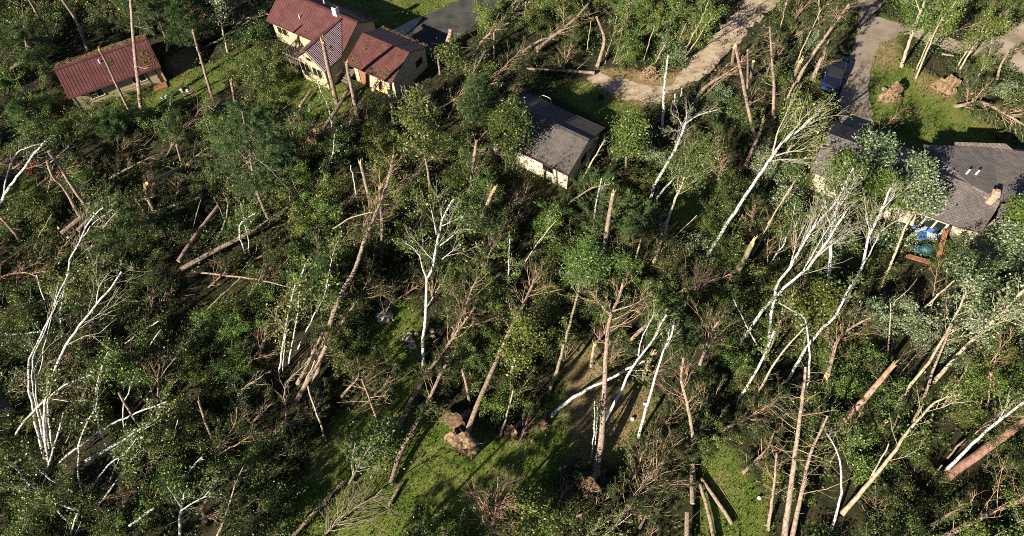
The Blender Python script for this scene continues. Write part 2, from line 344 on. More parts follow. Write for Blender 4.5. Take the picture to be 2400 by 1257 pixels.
for nme, a in (('lawn', lawn_m), ('bare', bare_m)):
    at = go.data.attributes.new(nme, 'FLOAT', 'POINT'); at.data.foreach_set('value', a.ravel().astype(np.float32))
M['asphalt'] = mat('asphalt', [(.035, .035, .037), (.06, .06, .06), (.085, .08, .075)], scale=.7, detail=10, rough=.95)
M['sand'] = mat('sand', [(.24, .18, .12), (.42, .34, .25), (.52, .44, .34)], scale=.55, detail=10, rough=1, bump=.4, stretch=(1, 1.6, 1))
M['oldasphalt'] = mat('old_asphalt', [(.2, .16, .125), (.27, .225, .18), (.3, .26, .22)], scale=.4, detail=10, rough=1)
M['palesand'] = mat('pale_sand', [(.22, .17, .12), (.36, .29, .22), (.46, .39, .31)], scale=.3, detail=9, rough=1)
from mathutils.geometry import tessellate_polygon
def sheet(name, px, m, z, jag, label):
    p = np.array(wpoly(px)); out = []
    for i in range(len(p)):
        a, b = p[i], p[(i + 1) % len(p)]; k = max(1, int(np.linalg.norm(b - a) / .5))
        for j in range(k): out.append(a + (b - a) * j / k)
    out = np.array(out); out[:, :2] += rng.normal(size=(len(out), 2)) * jag; out[:, 2] = z
    tri = tessellate_polygon([[Vector(v) for v in out]])
    o = build(name, [(out, np.array([t[::-1] for t in tri]), 0)], [m], smooth=False)
    if o.data.polygons[0].normal.z < 0: o.data.flip_normals()
    return tag(o, label, kind='structure')
sheet('asphalt_driveway', ASPH, 'asphalt', .008, .06, 'dark asphalt driveway behind the maroon roofed house')
sheet('concrete_apron', CONC, 'concrete', .012, .01, 'pale concrete apron beside the asphalt driveway')
sheet('sand_track', SAND, 'sand', .008, .22, 'pale rutted sand track winding through the trees')
sheet('gravel_driveway', DRIVE, 'oldasphalt', .008, .08, 'greyish brown driveway where the pickup is parked')
sheet('sandy_road', FARSAND, 'palesand', .004, .2, 'wide pale sandy road beyond the lawn')
# ------------------------------------------------------------------ buildings
def wall_prism(out, z, gables=None, base=0):
    """out: list of (x,y) ccw; gables: {(i): (x,y,z)} extra peak above edge i"""
    v, f4, f3 = [], [], []
    n = len(out)
    for i in range(n):
        a, b = out[i], out[(i + 1) % n]; k = len(v)
        v += [(a[0], a[1], base), (b[0], b[1], base), (b[0], b[1], z), (a[0], a[1], z)]; f4.append([k, k + 1, k + 2, k + 3])
        if gables and i in gables: v.append(gables[i]); f3.append([k + 3, k + 2, k + 4])
    ch = [(v, f4, 0)]
    if f3: ch.append((v, f3, 0))
    return ch
def slab(pts, th):
    """thick plate from coplanar-ish top outline"""
    p = np.array(pts, float); n = len(p); q = p - np.array([0, 0, th]); v = np.vstack([p, q]); c = [(v, [[i, (i + 1) % n, n + (i + 1) % n, n + i] for i in range(n)])]
    t = tessellate_polygon([[Vector(x) for x in p]]); return v, np.array([[i, n + i, n + (i + 1) % n, (i + 1) % n] for i in range(n)]), np.array([list(a) for a in t] + [[b + n for b in a[::-1]] for a in t])
def slab_chunks(pts, th, mi=0, me=None):
    v, q, t = slab(pts, th); a = np.array(pts[0]); t0 = t[0]; nn = np.cross(v[t0[1]] - v[t0[0]], v[t0[2]] - v[t0[0]])
    if nn[2] < 0: t = t[:, ::-1]
    return [(v, q, mi if me is None else me), (v, t, mi)]
def ribs(a0, a1, b0, b1, n, w=.045, h=.03, mi=0):
    """n ribs running from edge a0-a1 to edge b0-b1"""
    out = []; a0, a1, b0, b1 = [np.array(x, float) for x in (a0, a1, b0, b1)]
    for i in range(n):
        t = (i + .5) / n; p = a0 + (a1 - a0) * t; q = b0 + (b1 - b0) * t
        out.append(beam(p + [0, 0, h * .5], q + [0, 0, h * .5], w, h) + (mi,))
    return out
def window(parent, c, nrm_, wd, ht, panes=2, frame='whitetrim', th=.08, name='window'):
    c = np.array(c, float); n_ = nrm(np.array(nrm_, float)); x = np.array([-n_[1], n_[0], 0]); R3 = np.stack([x, n_, [0, 0, 1]], 1); ch = []
    b = .07
    for s in (-1, 1): ch.append(box(c + [0, 0, s * (ht - b) / 2] + n_ * th / 2, (wd, th, b), R3=R3) + (0,))
    for i in range(panes + 1): ch.append(box(c + x * ((i / panes - .5) * (wd - b)) + n_ * (th / 2 + .002), (b, th, ht - 2 * b - .004), R3=R3) + (0,))
    f = build('window_frame' if name == 'window' else name, ch, [frame], parent, smooth=False)
    build('pane', [box(c + n_ * .025, (wd - .03, .03, ht - .03), R3=R3) + (0,)], ['glass'], f, smooth=False)
    return f
def door(parent, c, nrm_, wd=.9, ht=2.0, m='tansiding'):
    c = np.array(c, float); n_ = nrm(np.array(nrm_, float)); x = np.array([-n_[1], n_[0], 0]); R3 = np.stack([x, n_, [0, 0, 1]], 1)
    d = build('door', [box(c + n_ * .03, (wd, .06, ht), R3=R3) + (0,), box(c + n_ * .04 + x * (wd / 2 + .05), (.08, .1, ht + .1), R3=R3) + (1,), box(c + n_ * .04 - x * (wd / 2 + .05), (.08, .1, ht + .1), R3=R3) + (1,)], [m, 'darktrim_ribshade'], parent, smooth=False)
    build('handle', [box(c + n_ * .1 + x * wd * .38, (.05, .08, .14), R3=R3) + (0,)], ['chrome'], d, smooth=False)
def gable(root, L, D, ze, zr, ry, oh, wallm, roofm, edge, metal=True, left_oh=None, base=0):
    o2 = .25
    out = [(oh, oh), (L - o2, oh), (L - o2, D - oh), (o2, D - oh)]
    if left_oh is not None: out[0] = (left_oh, oh)
    out[0] = (o2, oh)
    dz = (zr - ze) / ry * oh - .1
    zt = ze + dz
    build('wall', wall_prism(out, zt, {1: (L - o2, ry, zr - .12), 3: (o2, ry, zr - .12)}, base), [wallm], root, smooth=False)
    r = build('roof', slab_chunks([(0, 0, ze), (L, 0, ze), (L, ry, zr), (0, ry, zr)], .12, 0, 1) + slab_chunks([(0, ry + .003, zr), (L, ry + .003, zr), (L, D, ze), (0, D, ze)], .12, 0, 1)
        + (ribs((0, 0, ze), (L, 0, ze), (0, ry - .1, zr - .05), (L, ry - .1, zr - .05), int(L / .33)) + ribs((0, D, ze), (L, D, ze), (0, ry + .1, zr - .05), (L, ry + .1, zr - .05), int(L / .33)) if metal else []), [roofm, edge], root, smooth=False)
    if metal: build('ridge_cap', [beam((-.02, ry, zr + .03), (L + .02, ry, zr + .03), .35, .08) + (0,)], [roofm], r, smooth=False)
    for y in (0, D):
        s = -1 if y == 0 else 1
        build('gutter', [beam((0, y + s * .07, ze - .08), (L, y + s * .07, ze - .08), .13, .13) + (0,)], ['maroon' if metal else 'darktrim_ribshade'], r, smooth=False)
    return r
def litter_patch(parent, outline, z_of, n, m='litterroof'):
    """needles and leaves lying on a roof: small flat chips inside a local outline"""
    o = np.array(outline); lo, hi = o.min(0), o.max(0); P = rng.uniform(lo, hi, (n * 3, 2)); P = P[inside(P, [tuple(q) for q in outline])][:n]
    P3 = np.array([[x, y, z_of(x, y) + .03 + .03 * rng.random()] for x, y in P])
    v, f = leaves(P3, .22, .55, up=3)
    return tag(build('needle_litter', [(v, f, 0)], [m], parent, smooth=False), 'brown needles blown onto the roof', kind='stuff')
# -- garden building by the left edge
g = thing('garden_building', 'tan sided outbuilding with maroon metal roof beside two bare pine poles', 'building', (*W(160, 230, 2.5)[:2], 0), rz=R(31))
rf = gable(g, 9.6, 6.1, 2.5, 4.0, 3.0, .45, 'tansiding', 'maroon', 'maroon')
window(g, (2.5, .45, 1.55), (0, -1, 0), 1.45, .95); window(g, (7.0, .45, 1.55), (0, -1, 0), 1.45, .95)
door(g, (8.35, .45, 1.02), (0, -1, 0))
build('doorstep', [box((8.5, -.1, .09), (1.5, .9, .18)) + (0,)], ['brownwood'], g, smooth=False)
build('corner_trim', [box((.25, .45, 1.2), (.12, .12, 2.4)) + (0,), box((9.35, .45, 1.2), (.12, .12, 2.4)) + (0,)], ['creamsiding'], g, smooth=False)
p_ = build('vent_pipe', [tubes([[4.3, 2.2, 3.4], [4.3, 2.2, 4.0]], [[.08, .08]], 8) + (0,), disc((4.3, 2.2, 4.0), (0, 0, 1), .09) + (0,)], ['whitetrim'], rf)
litter_patch(rf, [(8.0, .3), (9.4, .3), (9.4, 1.3), (8.8, 2.0), (8.1, 1.6)], lambda x, y: 2.5 + y * .5, 300)
litter_patch(rf, [(0, 3.0), (9.6, 3.0), (9.6, 6), (0, 6)], lambda x, y: 4.0 - (y - 3) * .48, 1500)
litter_patch(rf, [(4.5, 1.6), (5.4, 1.6), (5.4, 2.3), (4.6, 2.4)], lambda x, y: 2.5 + y * .5, 60)
# -- main house
h = thing('main_house', 'cream house with long maroon metal roof, glint-striped porch roof and garage wing', 'house', (-27.8, 65.2, 0), rz=R(-31))
rf = gable(h, 10.95, 6.4, 3.0, 4.8, 3.2, .45, 'creamsiding', 'maroon', 'maroon')
def hl(x, y, z):                         # pixel at height z -> local coordinates of the house
    p = W(x, y, z) - np.array([-27.8, 65.2, 0]); c, s = math.cos(R(31)), math.sin(R(31)); return np.array([p[0] * c - p[1] * s, p[0] * s + p[1] * c, z])
a, b = hl(809, 49, 4.7), hl(706, 111, 4.7); a[2] = 4.66; rx = (a[0] + b[0]) / 2; a[0] = b[0] = rx
hw = 1.95; zE = 3.0
yb_r = .3
cr = build('porch_roof', slab_chunks([(rx - hw, b[1] - .3, zE), (rx, b[1] - .3, 4.7), (rx, 2.9, 4.7), (rx - hw, .35, zE + .25)], .12, 0), ['maroon'], h, smooth=False)
cr2 = build('painted_glint_roof', slab_chunks([(rx + hw + .3, b[1] - .3, zE - .2), (rx + hw + .3, -.25, zE - .1), (rx, 2.9, 4.7), (rx, b[1] - .3, 4.7)], .12, 0)
    + [beam((rx + .1, y, 4.68), (rx + (hw + .28) * t1, y, 4.7 - 1.88 * t1 + .04), .075, .1) + (1,) for i in range(33) for y in [b[1] - .2 + i * .2] for t1 in [min(1, (1.7 - .5625 * y) / 1.9)] if t1 > .05], ['darktrim_ribshade', 'glintrib'], h, smooth=False)  # pale ribs paint the sun glints, dark base paints the shaded flats
build('ridge_cap', [beam((rx, b[1] - .35, 4.73), (rx, 2.9, 4.73), .3, .08) + (0,)], ['maroon'], cr, smooth=False)
yw = b[1]
build('porch_wall', wall_prism([(rx - hw + .2, yw), (rx + hw - .1, yw), (rx + hw - .1, .5), (rx - hw + .2, .5)], 2.95, {0: (rx, yw, 4.5)}), ['creamsiding'], h, smooth=False)
for k, dx in enumerate((-.95, .75)): window(h, (rx + dx, yw, 1.9), (0, -1, 0), 1.35, 1.25, 2, 'creamsiding')
window(h, (rx, yw, 3.4), (0, -1, 0), .8, .6, 1, 'creamsiding')
window(h, (1.6, .45, 1.75), (0, -1, 0), 1.5, 1.0, 2, 'creamsiding')
window(h, (10.7, 4.4, 1.7), (1, 0, 0), 1.0, .9, 1, 'darktrim_ribshade')
build('chimney', [box((8.0, 3.2, 5.15), (.55, .55, 1.0)) + (0,), box((8.0, 3.2, 5.68), (.4, .4, .08)) + (1,)], ['whitetrim', 'black'], rf, smooth=False)
for c in ((4.0, 1.4, 4.0), (5.3, 4.3, 4.55)): build('vent_pipe', [tubes([[c[0], c[1], c[2] - .4], [c[0], c[1], c[2] + .25]], [[.07, .07]], 8) + (0,), disc((c[0], c[1], c[2] + .25), (0, 0, 1), .075) + (0,)], ['whitetrim'], rf)
litter_patch(rf, [(0, 5.9), (10.9, 5.9), (10.9, 6.4), (0, 6.4)], lambda x, y: 4.8 - (y - 3.2) * .56, 420)
litter_patch(rf, [(8.5, 5.0), (10.8, 4.8), (10.8, 6.0), (9, 6)], lambda x, y: 4.8 - (y - 3.2) * .56, 60)
# garage wing
gw = 9.0
c0 = np.array([-17.95, 58.35]) - np.array([-27.8, 65.2]); c_, s_ = math.cos(R(31)), math.sin(R(31)); gx0, gy0 = c0[0] * c_ - c0[1] * s_, c0[0] * s_ + c0[1] * c_
G = lambda x, y, z: (gx0 + x, gy0 + y, z)
build('garage_wall', wall_prism([G(.5, .5, 0)[:2], G(5.95, .5, 0)[:2], G(5.95, 6.4, 0)[:2], G(.5, 6.4, 0)[:2]], 2.9, {1: G(5.95, 3.4, 4.15), 3: G(.5, 3.4, 4.15)}), ['creamsiding'], h, smooth=False)
gr = build('garage_roof', slab_chunks([G(0, 0, 2.8), G(6.2, 0, 2.8), G(6.2, 3.4, 4.3), G(0, 3.4, 4.3)], .12) + slab_chunks([G(0, 3.405, 4.3), G(6.2, 3.405, 4.3), G(6.2, 6.8, 2.8), G(0, 6.8, 2.8)], .12)
    + ribs(G(0, 0, 2.8), G(6.2, 0, 2.8), G(0, 3.3, 4.25), G(6.2, 3.3, 4.25), 19) + ribs(G(0, 6.8, 2.8), G(6.2, 6.8, 2.8), G(0, 3.5, 4.25), G(6.2, 3.5, 4.25), 19), ['maroon'], h, smooth=False)
build('gutter', [beam(G(0, -.07, 2.72), G(6.2, -.07, 2.72), .14, .14) + (0,)], ['maroon'], gr, smooth=False)
door(h, G(1.7, .5, 1.02), (0, -1, 0), 1.0, 2.05, 'brownwood')
window(h, G(5.95, 5.0, 1.7), (1, 0, 0), 1.1, .8, 1, 'darktrim_ribshade')
zf = lambda x, y: 2.8 + (y - gy0) * .44
litter_patch(gr, [G(.1, .1, 0)[:2], G(6.1, .1, 0)[:2], G(6.1, 1.5, 0)[:2], G(4.5, .9, 0)[:2], G(2, .5, 0)[:2], G(.1, 1.2, 0)[:2]], zf, 330)
litter_patch(gr, [G(3, 2.2, 0)[:2], G(6, 2.2, 0)[:2], G(6, 3.3, 0)[:2], G(1.2, 3.3, 0)[:2]], zf, 80)
litter_patch(gr, [G(1.2, 1.2, 0)[:2], G(1.6, 1.2, 0)[:2], G(1.4, 3.3, 0)[:2], G(.9, 3.3, 0)[:2]], zf, 70)
litter_patch(gr, [G(0, 6.35, 0)[:2], G(6.2, 6.35, 0)[:2], G(6.2, 6.8, 0)[:2], G(0, 6.8, 0)[:2]], lambda x, y: 4.3 - (y - gy0 - 3.4) * .44, 420)
# deck in front of the house
dk = build('deck', [box((rx - hw - 1.5 + .0, -1.0, .75), (3.0, 2.6, .12)) + (0,)] + [box((rx - hw - 2.9 + i * .7, -2.25, .35), (.1, .1, .7)) + (0,) for i in range(5)], ['deckwood'], h, smooth=False)
rl = [beam((rx - hw - 3, -2.3, 1.7), (rx - hw, -2.3, 1.7), .1, .08) + (0,), beam((rx - hw - 3, -2.3, 1.7), (rx - hw - 3, .2, 1.7), .1, .08) + (0,), beam((rx - hw - 3, -2.3, 1.05), (rx - hw, -2.3, 1.05), .06, .06) + (0,)] + [box((rx - hw - 3 + i * .3, -2.3, 1.25), (.05, .05, .9)) + (0,) for i in range(11)] + [box((rx - hw - 3, -2.3 + i * .3, 1.25), (.05, .05, .9)) + (0,) for i in range(9)]
build('railing', rl, ['deckwood'], dk, smooth=False)
build('steps', [box((gx0 - .6, gy0 + .2 - i * .3, .6 - i * .2), (1.3, .3, .1)) + (0,) for i in range(3)] + [box((gx0 - .6, gy0 + .9, .7), (1.4, 1.2, .1)) + (0,)], ['deckwood'], h, smooth=False)
build('stair_railing', [beam((gx0 - 1.25, gy0 + 1.4, 1.65), (gx0 - 1.25, gy0 + .3, 1.6), .08, .08) + (0,), beam((gx0 - 1.25, gy0 + .3, 1.6), (gx0 - 1.25, gy0 - .8, .9), .08, .08) + (0,)] + [beam((gx0 - 1.25, gy0 + 1.3 - i * .22, .4), (gx0 - 1.25, gy0 + 1.3 - i * .22, 1.6 - max(0, i - 5) * .14), .05, .05) + (0,) for i in range(10)], ['creamsiding'], h, smooth=False)
# -- small house in the middle
h = thing('shingled_cottage', 'low pink-beige walled cottage with grey shingle gable roof', 'house', (-2.3, 47.6, 0), rz=R(-33))
rf = gable(h, 9.2, 7.1, 2.8, 4.2, 3.6, .4, 'beigewall', 'shingle', 'darktrim_ribshade', metal=False)
build('ridge_shingles', [beam((0, 3.6, 4.22), (9.2, 3.6, 4.22), .45, .05) + (0,)], ['shingle'], rf, smooth=False)
window(h, (6.7, .4, 1.85), (0, -1, 0), 1.15, 1.05, 2, 'darktrim_ribshade'); window(h, (2.3, .4, 1.85), (0, -1, 0), 1.0, .9, 1, 'darktrim_ribshade'); window(h, (8.95, 3.5, 1.7), (1, 0, 0), 1.0, .9, 1, 'darktrim_ribshade')
build('gutter_pipe', [tubes(smooth_path([(1.4, 7.2, 2.95), (1.6, 7.5, 3.05), (2.6, 7.5, 3.05), (2.9, 7.1, 2.8)], .2), np.full((1, len(smooth_path([(1.4, 7.2, 2.95), (1.6, 7.5, 3.05), (2.6, 7.5, 3.05), (2.9, 7.1, 2.8)], .2))), .025), 6) + (0,)], ['whitetrim'], rf)
litter_patch(rf, [(.3, .3), (3, .3), (3.6, 2.4), (1, 3.4)], lambda x, y: 2.8 + y * .39, 260)
# -- house on the right with two roofs
h = thing('rambling_house', 'sprawling grey shingle house with brick chimney and cluttered patio', 'house', (30.62, 46.27, 0), rz=R(-29))
def rl_(p): q = np.array(p, float) - np.array([30.62, 46.27, 0]); c, s = math.cos(R(29)), math.sin(R(29)); return np.array([q[0] * c - q[1] * s, q[0] * s + q[1] * c, q[2]])
PL = lambda x, y, z: rl_(W(x, y, z))
roofA = slab_chunks([(-.2, -3.75, 2.7), (13.3, -3.75, 2.7), (12.9, 0, 4.5), (-.2, 0, 4.5)], .14, 0, 1) + slab_chunks([(-.2, .004, 4.5), (12.9, .004, 4.5), (12.2, 3.8, 2.75), (-.2, 3.8, 2.75)], .14, 0, 1)
rf = build('roof', roofA, ['shingle2', 'darktrim_ribshade'], h, smooth=False)
vB = [PL(2165, 339, 4.0), PL(2325, 346, 4.0), PL(2540, 372, 4.1), PL(2540, 470, 3.9), PL(2345, 470, 3.95), PL(2273, 431, 4.53), PL(2168, 375, 3.6)]
build('upper_roof', slab_chunks(vB, .14, 0, 1), ['shingle2', 'darktrim_ribshade'], h, smooth=False)
vr = [PL(2243, 336, 5.15), PL(2362, 340, 5.15), PL(2540, 420, 5.1), PL(2540, 372, 5.3)]
build('rear_roof', slab_chunks([PL(2238, 333, 4.4), PL(2358, 337, 4.4), PL(2375, 352, 4.1), PL(2330, 346.5, 4.1), PL(2240, 341, 4.1)], .14, 0, 1), ['shingle2', 'darktrim_ribshade'], h, smooth=False)
build('front_roof', slab_chunks([(12.9, 0, 4.5), (13.3, -3.75, 2.7), PL(2300, 545, 2.62), PL(2333, 496, 3.1), PL(2345, 471, 3.95)], .14, 0, 1), ['shingle2', 'darktrim_ribshade'], h, smooth=False)
build('side_roof', slab_chunks([PL(2347, 478, 3.3), PL(2540, 475, 3.6), PL(2540, 560, 2.7), PL(2333, 515, 2.7)], .14, 0, 1), ['shingle', 'darktrim_ribshade'], h, smooth=False)
build('wall', wall_prism([(.1, -3.3), (12.9, -3.3), (12.9, 3.4), (.1, 3.4)], 2.75), ['beigewall'], h, smooth=False)
bw = [PL(2168, 375, 2.5), PL(2175, 345, 2.5), PL(2400, 350, 2.5), PL(2540, 400, 2.5), PL(2540, 530, 2.5), PL(2340, 505, 2.5), PL(2300, 540, 2.5)]
build('rear_wall', wall_prism([tuple(p[:2]) for p in bw[::-1]], 2.55), ['beigewall'], h, smooth=False)
for k in range(3): window(h, (11.0 + k * .95 - .6, -3.3, 1.15), (0, -1, 0), .92, 2.0, 1, 'beigewall', name='glass_door')
build('awning', slab_chunks([(8.6, -3.9, 2.55), (9.9, -3.9, 2.55), (9.9, -5.2, 2.3), (8.6, -5.2, 2.3)], .08), ['beigewall'], h, smooth=False)
cc = PL(2316, 478, 3.6)
build('chimney', [box(cc + [0, .35, .5], (.55, .65, 1.2)) + (0,), box(cc + [0, .35, 1.14], (.68, .78, .08)) + (1,), box(cc + [0, .45, 1.3], (.35, .35, .26)) + (2,)], ['brick', 'concrete', 'brick'], rf, smooth=False)
for x, y in ((2268, 404), (2290, 406)):
    p = PL(x, y, 4.6); build('vent_pipe', [tubes([p + [0, 0, -.5], p + [0, 0, .35]], [[.09, .09]], 8) + (0,), disc(p + [0, 0, .35], (0, 0, 1), .1) + (0,)], ['whitetrim'], rf)
for pl in ("2205,512 2260,528 2330,548 2400,575 2400,640 2320,620 2250,600",):
    sheet('patio', pxs(pl), 'concrete', .01, .02, 'pale concrete patio below the sprawling grey house')
# -- corner of a small shed, bottom left edge
h = thing('small_shed', 'small grey roofed shed cut off beside the bent birch clump', 'shed', (*W(5, 985)[:2], 0), rz=R(-38))
build('wall', wall_prism([(-4, -1.2), (.6, -1.2), (.6, 1.2), (-4, 1.2)], 1.9, {1: (.6, 0, 2.7)}), ['beigewall'], h, smooth=False)
build('roof', slab_chunks([(-4, -1.5, 1.75), (.9, -1.5, 1.75), (.9, 0, 2.8), (-4, 0, 2.8)], .1) + slab_chunks([(-4, .004, 2.8), (.9, .004, 2.8), (.9, 1.5, 1.75), (-4, 1.5, 1.75)], .1), ['shingle'], h, smooth=False)
# ------------------------------------------------------------------ traced trees
ANCH = []; PATHS = []
KG = dict(pine=('fallen_pine', 'pine tree', 'storm-felled and leaning pines'), spine=('broken_pine', 'pine tree', 'broken pines left standing'), snag=('tree_snag', 'tree snag', 'snapped trunks left standing'),
          log=('fallen_log', 'log', 'fallen logs'), birch=('birch_tree', 'birch tree', 'bent and leaning birches'), aspen=('aspen_tree', 'tree', 'leaning aspens and broadleaf trees'),
          wpine=('white_pine', 'pine tree', 'white pines'), bare=('bare_tree', 'dead tree', 'bare storm-stripped trees'), pole=('slender_trunk', 'sapling', 'slender stripped trunks'), stick=('broken_branch', 'branch', 'broken branches'), leafy=('broadleaf_tree', 'tree', 'leaning aspens and broadleaf trees'))
def path3(s, z0, z1):
    p = pxs(s); d = np.concatenate([[0], np.cumsum([math.hypot(p[i + 1][0] - p[i][0], p[i + 1][1] - p[i][1]) for i in range(len(p) - 1)])]); d /= d[-1]
    return np.array([W(x, y, z0 + (z1 - z0) * t) for (x, y), t in zip(p, d)])
BARKS = dict(pine='pinebark', spine='pinebark', snag='pinebark', log='pinebark', birch='birch', aspen='tanbark', wpine='greybark', bare='pinebranch', pole='tanbark', stick='twig', leafy='greybark')
TWIG = dict(pine='pinebranch', spine='pinebranch', snag='pinebranch', log='pinebranch', birch='birchtwig', aspen='tanbark', wpine='greybark', bare='pinebranch', pole='twig', stick='twig', leafy='greybark')
def T(kind, label, w0, w1, z0, z1, path, *more, bark=None, n=None, t0=.4, bl=None, nd=.5, ld=.5, leaf='birchleaf', splint=False, cut=False, root=0, ang=None, name=None, lsz=.2, stubs=0, twig=None, spreadz=1, bark2=None, world=None):
    nm, cat, grp = KG[kind]
    if kind in ('log', 'birch') and z0 < .7 and not cut and z1 < 4.7 or (cut and z0 < .7 and kind == 'log'):
        b0 = W(*pxs(path)[0]); lift = .55 * (1 - float(glook(lawn_m, b0[None])[0])) if z0 > .05 else 0; z0 += lift; z1 += lift
    P = np.array(world, float) if world else path3(path, z0, z1); w0 *= .95 if kind == 'birch' else 1; r0 = w0 / 2 / Q(P[0])[2]; r1 = max(.012, w1 / 2 / Q(P[-1])[2])
    base = P[0].copy()
    o = thing(name or nm, label, cat, base, grp); ANCH.append((Q(P[len(P) // 2])[0], Q(P[len(P) // 2])[1], label))
    S = smooth_path(P, .6, .03 if kind in ('birch', 'aspen', 'leafy', 'pole', 'bare', 'stick') else .012); L = np.linalg.norm(np.diff(S, axis=0), axis=1).sum()
    bk = bark or BARKS[kind]; tw = twig or TWIG[kind]
    rr = r0 + (r1 - r0) * np.linspace(0, 1, len(S)) ** .9
    if kind in ('pine', 'spine', 'wpine', 'aspen', 'leafy') and not root: rr[0] *= 1.2
    v, f = tubes(S, rr[None], 9 if w0 > 6 else 6); ch = [(v, f, 0)]
    d0 = S[0] - S[1]; d1 = S[-1] - S[-2]
    if not cut: ch.append(disc(S[-1], d1, rr[-1], 9 if w0 > 6 else 6) + (0,)); 
    if stubs:
        t = rng.uniform(.1, .95, stubs); p, tg = along(S, t); dr = off_axis(tg, np.radians(rng.uniform(70, 95, stubs))); P1, _ = fork(p, dr, rng.uniform(.25, .9, stubs), 4, None, 0, .05)
        ch.append(tubes(ground(P1), np.full((stubs, 4), .022) * np.linspace(1, .4, 4), 4) + (1,))
    tk = build('trunk', ch, [bk, tw], o, base)
    if cut:
        for c, d, r in ((S[0], d0, rr[0]), (S[-1], d1, rr[-1])): build('cut_face', [disc(c + nrm(d) * .004, d, r * .99, 12) + (0,)], ['orangecut' if cut == 'orange' else 'cut'], o, base, smooth=False)
    if splint:
        e, d, r = (S[-1], nrm(d1), rr[-1]) if splint != 'base' else (S[0], nrm(d0), rr[0])
        k = 9; bs = e + rng.normal(size=(k, 3)) * r * .45 - d * .1; ln = r * rng.uniform(1.2, 5.5, k); dr = nrm(d + rng.normal(size=(k, 3)) * .16)
        Ps = bs[:, None, :] + dr[:, None, :] * (np.linspace(0, 1, 3)[None, :, None] * ln[:, None, None]); v, f = tubes(Ps, np.stack([np.full(k, r * .42), np.full(k, r * .25), np.full(k, .004)], 1), 4)
        build('splintered_end', [(v, f, 0), disc(e + d * .01, d, r * 1.02, 9, r * .8) + (0,)], ['wood'], o, base, smooth=False)
    if root: rootplate(o, S[0] + nrm(d0) * .1, nrm(nrm(d0) + [0, 0, .5]), root, base)
    PATHS.append(S); limbs = [(S, rr)]
    for m in more:
        s, a, b = m[:3]; wa = m[3] if len(m) > 3 else w0 * .45
        Pm = path3(s, a, b); Sm = smooth_path(Pm, .6, .03); ra = wa * .4 / Q(Pm[0])[2]; rm = np.linspace(ra, max(.012, ra * .18), len(Sm)); v, f = tubes(Sm, rm[None], 6)
        build('limb', [(v, f, 0)], [bark2 or bk], o, base); limbs.append((Sm, rm))
    tot = 0
    Bp, Br, ends, edirs = [], [], [], []
    for li, (Sx, rx_) in enumerate(limbs):
        Lx = np.linalg.norm(np.diff(Sx, axis=0), axis=1).sum(); ts = t0 if li == 0 else .25
        nb = n if (n is not None and li == 0) else (int(Lx * {'pine': 3.2, 'spine': .7, 'wpine': 3.4, 'birch': 1.6, 'aspen': 2.2, 'leafy': 3, 'bare': 3.2, 'pole': .9, 'stick': .8}.get(kind, 0) * (1 - ts)) if n is None else max(2, int(n * .5)))
        if nb <= 0: continue
        t = ts + (1 - ts) * (np.arange(nb) + rng.random(nb)) / nb; p, tg = along(Sx, t)
        a_ = ang or {'pine': 62, 'spine': 80, 'wpine': 75, 'birch': 30, 'aspen': 42, 'leafy': 45, 'bare': 42, 'pole': 45, 'stick': 40}[kind]
        dr = off_axis(tg, np.radians(a_ + rng.normal(size=nb) * 10))
        u = (t - ts) / (1 - ts)
        full = bl or {'pine': .2 * L, 'spine': 1.0, 'wpine': .26 * L, 'birch': .24 * L, 'aspen': .22 * L, 'leafy': .3 * L, 'bare': .35 * L, 'pole': .16 * L, 'stick': .25 * L}[kind]
        if li: full *= .75
        if kind in ('pine', 'wpine'): shp = np.clip(.35 + 1.4 * u, 0, 1) * (1.02 - u ** 1.6 * .8)
        elif kind == 'bare': shp = 1 - .5 * u
        else: shp = 1 - .6 * u
        ln = full * shp * rng.uniform(.55, 1.15, nb)
        bend = tg * .9 if kind == 'pine' else (np.array([0, 0, -1.]) if kind == 'wpine' else tg * .6)
        mark = len(Bp)
        P1, E1 = fork(p, dr, ln, 7, bend, .35 if kind != 'wpine' else .18, .035); P1 = ground(P1)
        rb = np.clip(ln * (.007 if kind == 'birch' else .012) + .005, .009, .05)[:, None] * np.linspace(1, .35, 7)[None]; Bp.append(P1); Br.append(rb)
        ns = {'pine': 4, 'wpine': 5, 'bare': 5, 'birch': 4, 'aspen': 5, 'leafy': 6}.get(kind, 2)
        for q in range(ns):
            tq = rng.uniform(.35, 1.0, nb); i = np.clip((tq * 6).astype(int), 1, 6); b2 = P1[np.arange(nb), i]; t2 = nrm(P1[np.arange(nb), i] - P1[np.arange(nb), i - 1])
            d2 = off_axis(t2, np.radians(rng.uniform(22, 55, nb))); l2 = ln * rng.uniform(.22, .5, nb)
            P2, E2 = fork(b2, d2, l2, 5, t2, .25, .05); P2 = ground(P2)
            Bp.append(np.concatenate([P2, P2[:, -1:] + E2[:, None, :] * .02, P2[:, -1:] + E2[:, None, :] * .03], 1)); Br.append(np.clip(l2 * .008 + .004, .008, .022)[:, None] * np.linspace(1, .4, 7)[None])
            ends.append(P2[:, -1]); edirs.append(E2)
            if kind in ('wpine', 'pine', 'leafy', 'aspen', 'birch'): ends.append(P2[:, 2]); edirs.append(E2)
            if kind in ('pine', 'bare') and q < 3:
                d3 = off_axis(E2, np.radians(rng.uniform(25, 60, nb))); P3, E3 = fork(P2[:, 2], d3, l2 * .6, 7, E2, .2, .05); Bp.append(ground(P3)); Br.append(np.full((nb, 7), .008)); ends.append(P3[:, -1]); edirs.append(E3)
        if nb <= 6:
            for i in range(nb): v, f = tubes(np.stack([b[i] for b in Bp[mark:]]), np.stack([b[i] for b in Br[mark:]]), 4); build('branch', [(v, f, 0)], [tw], o, base)
            del Bp[mark:], Br[mark:]
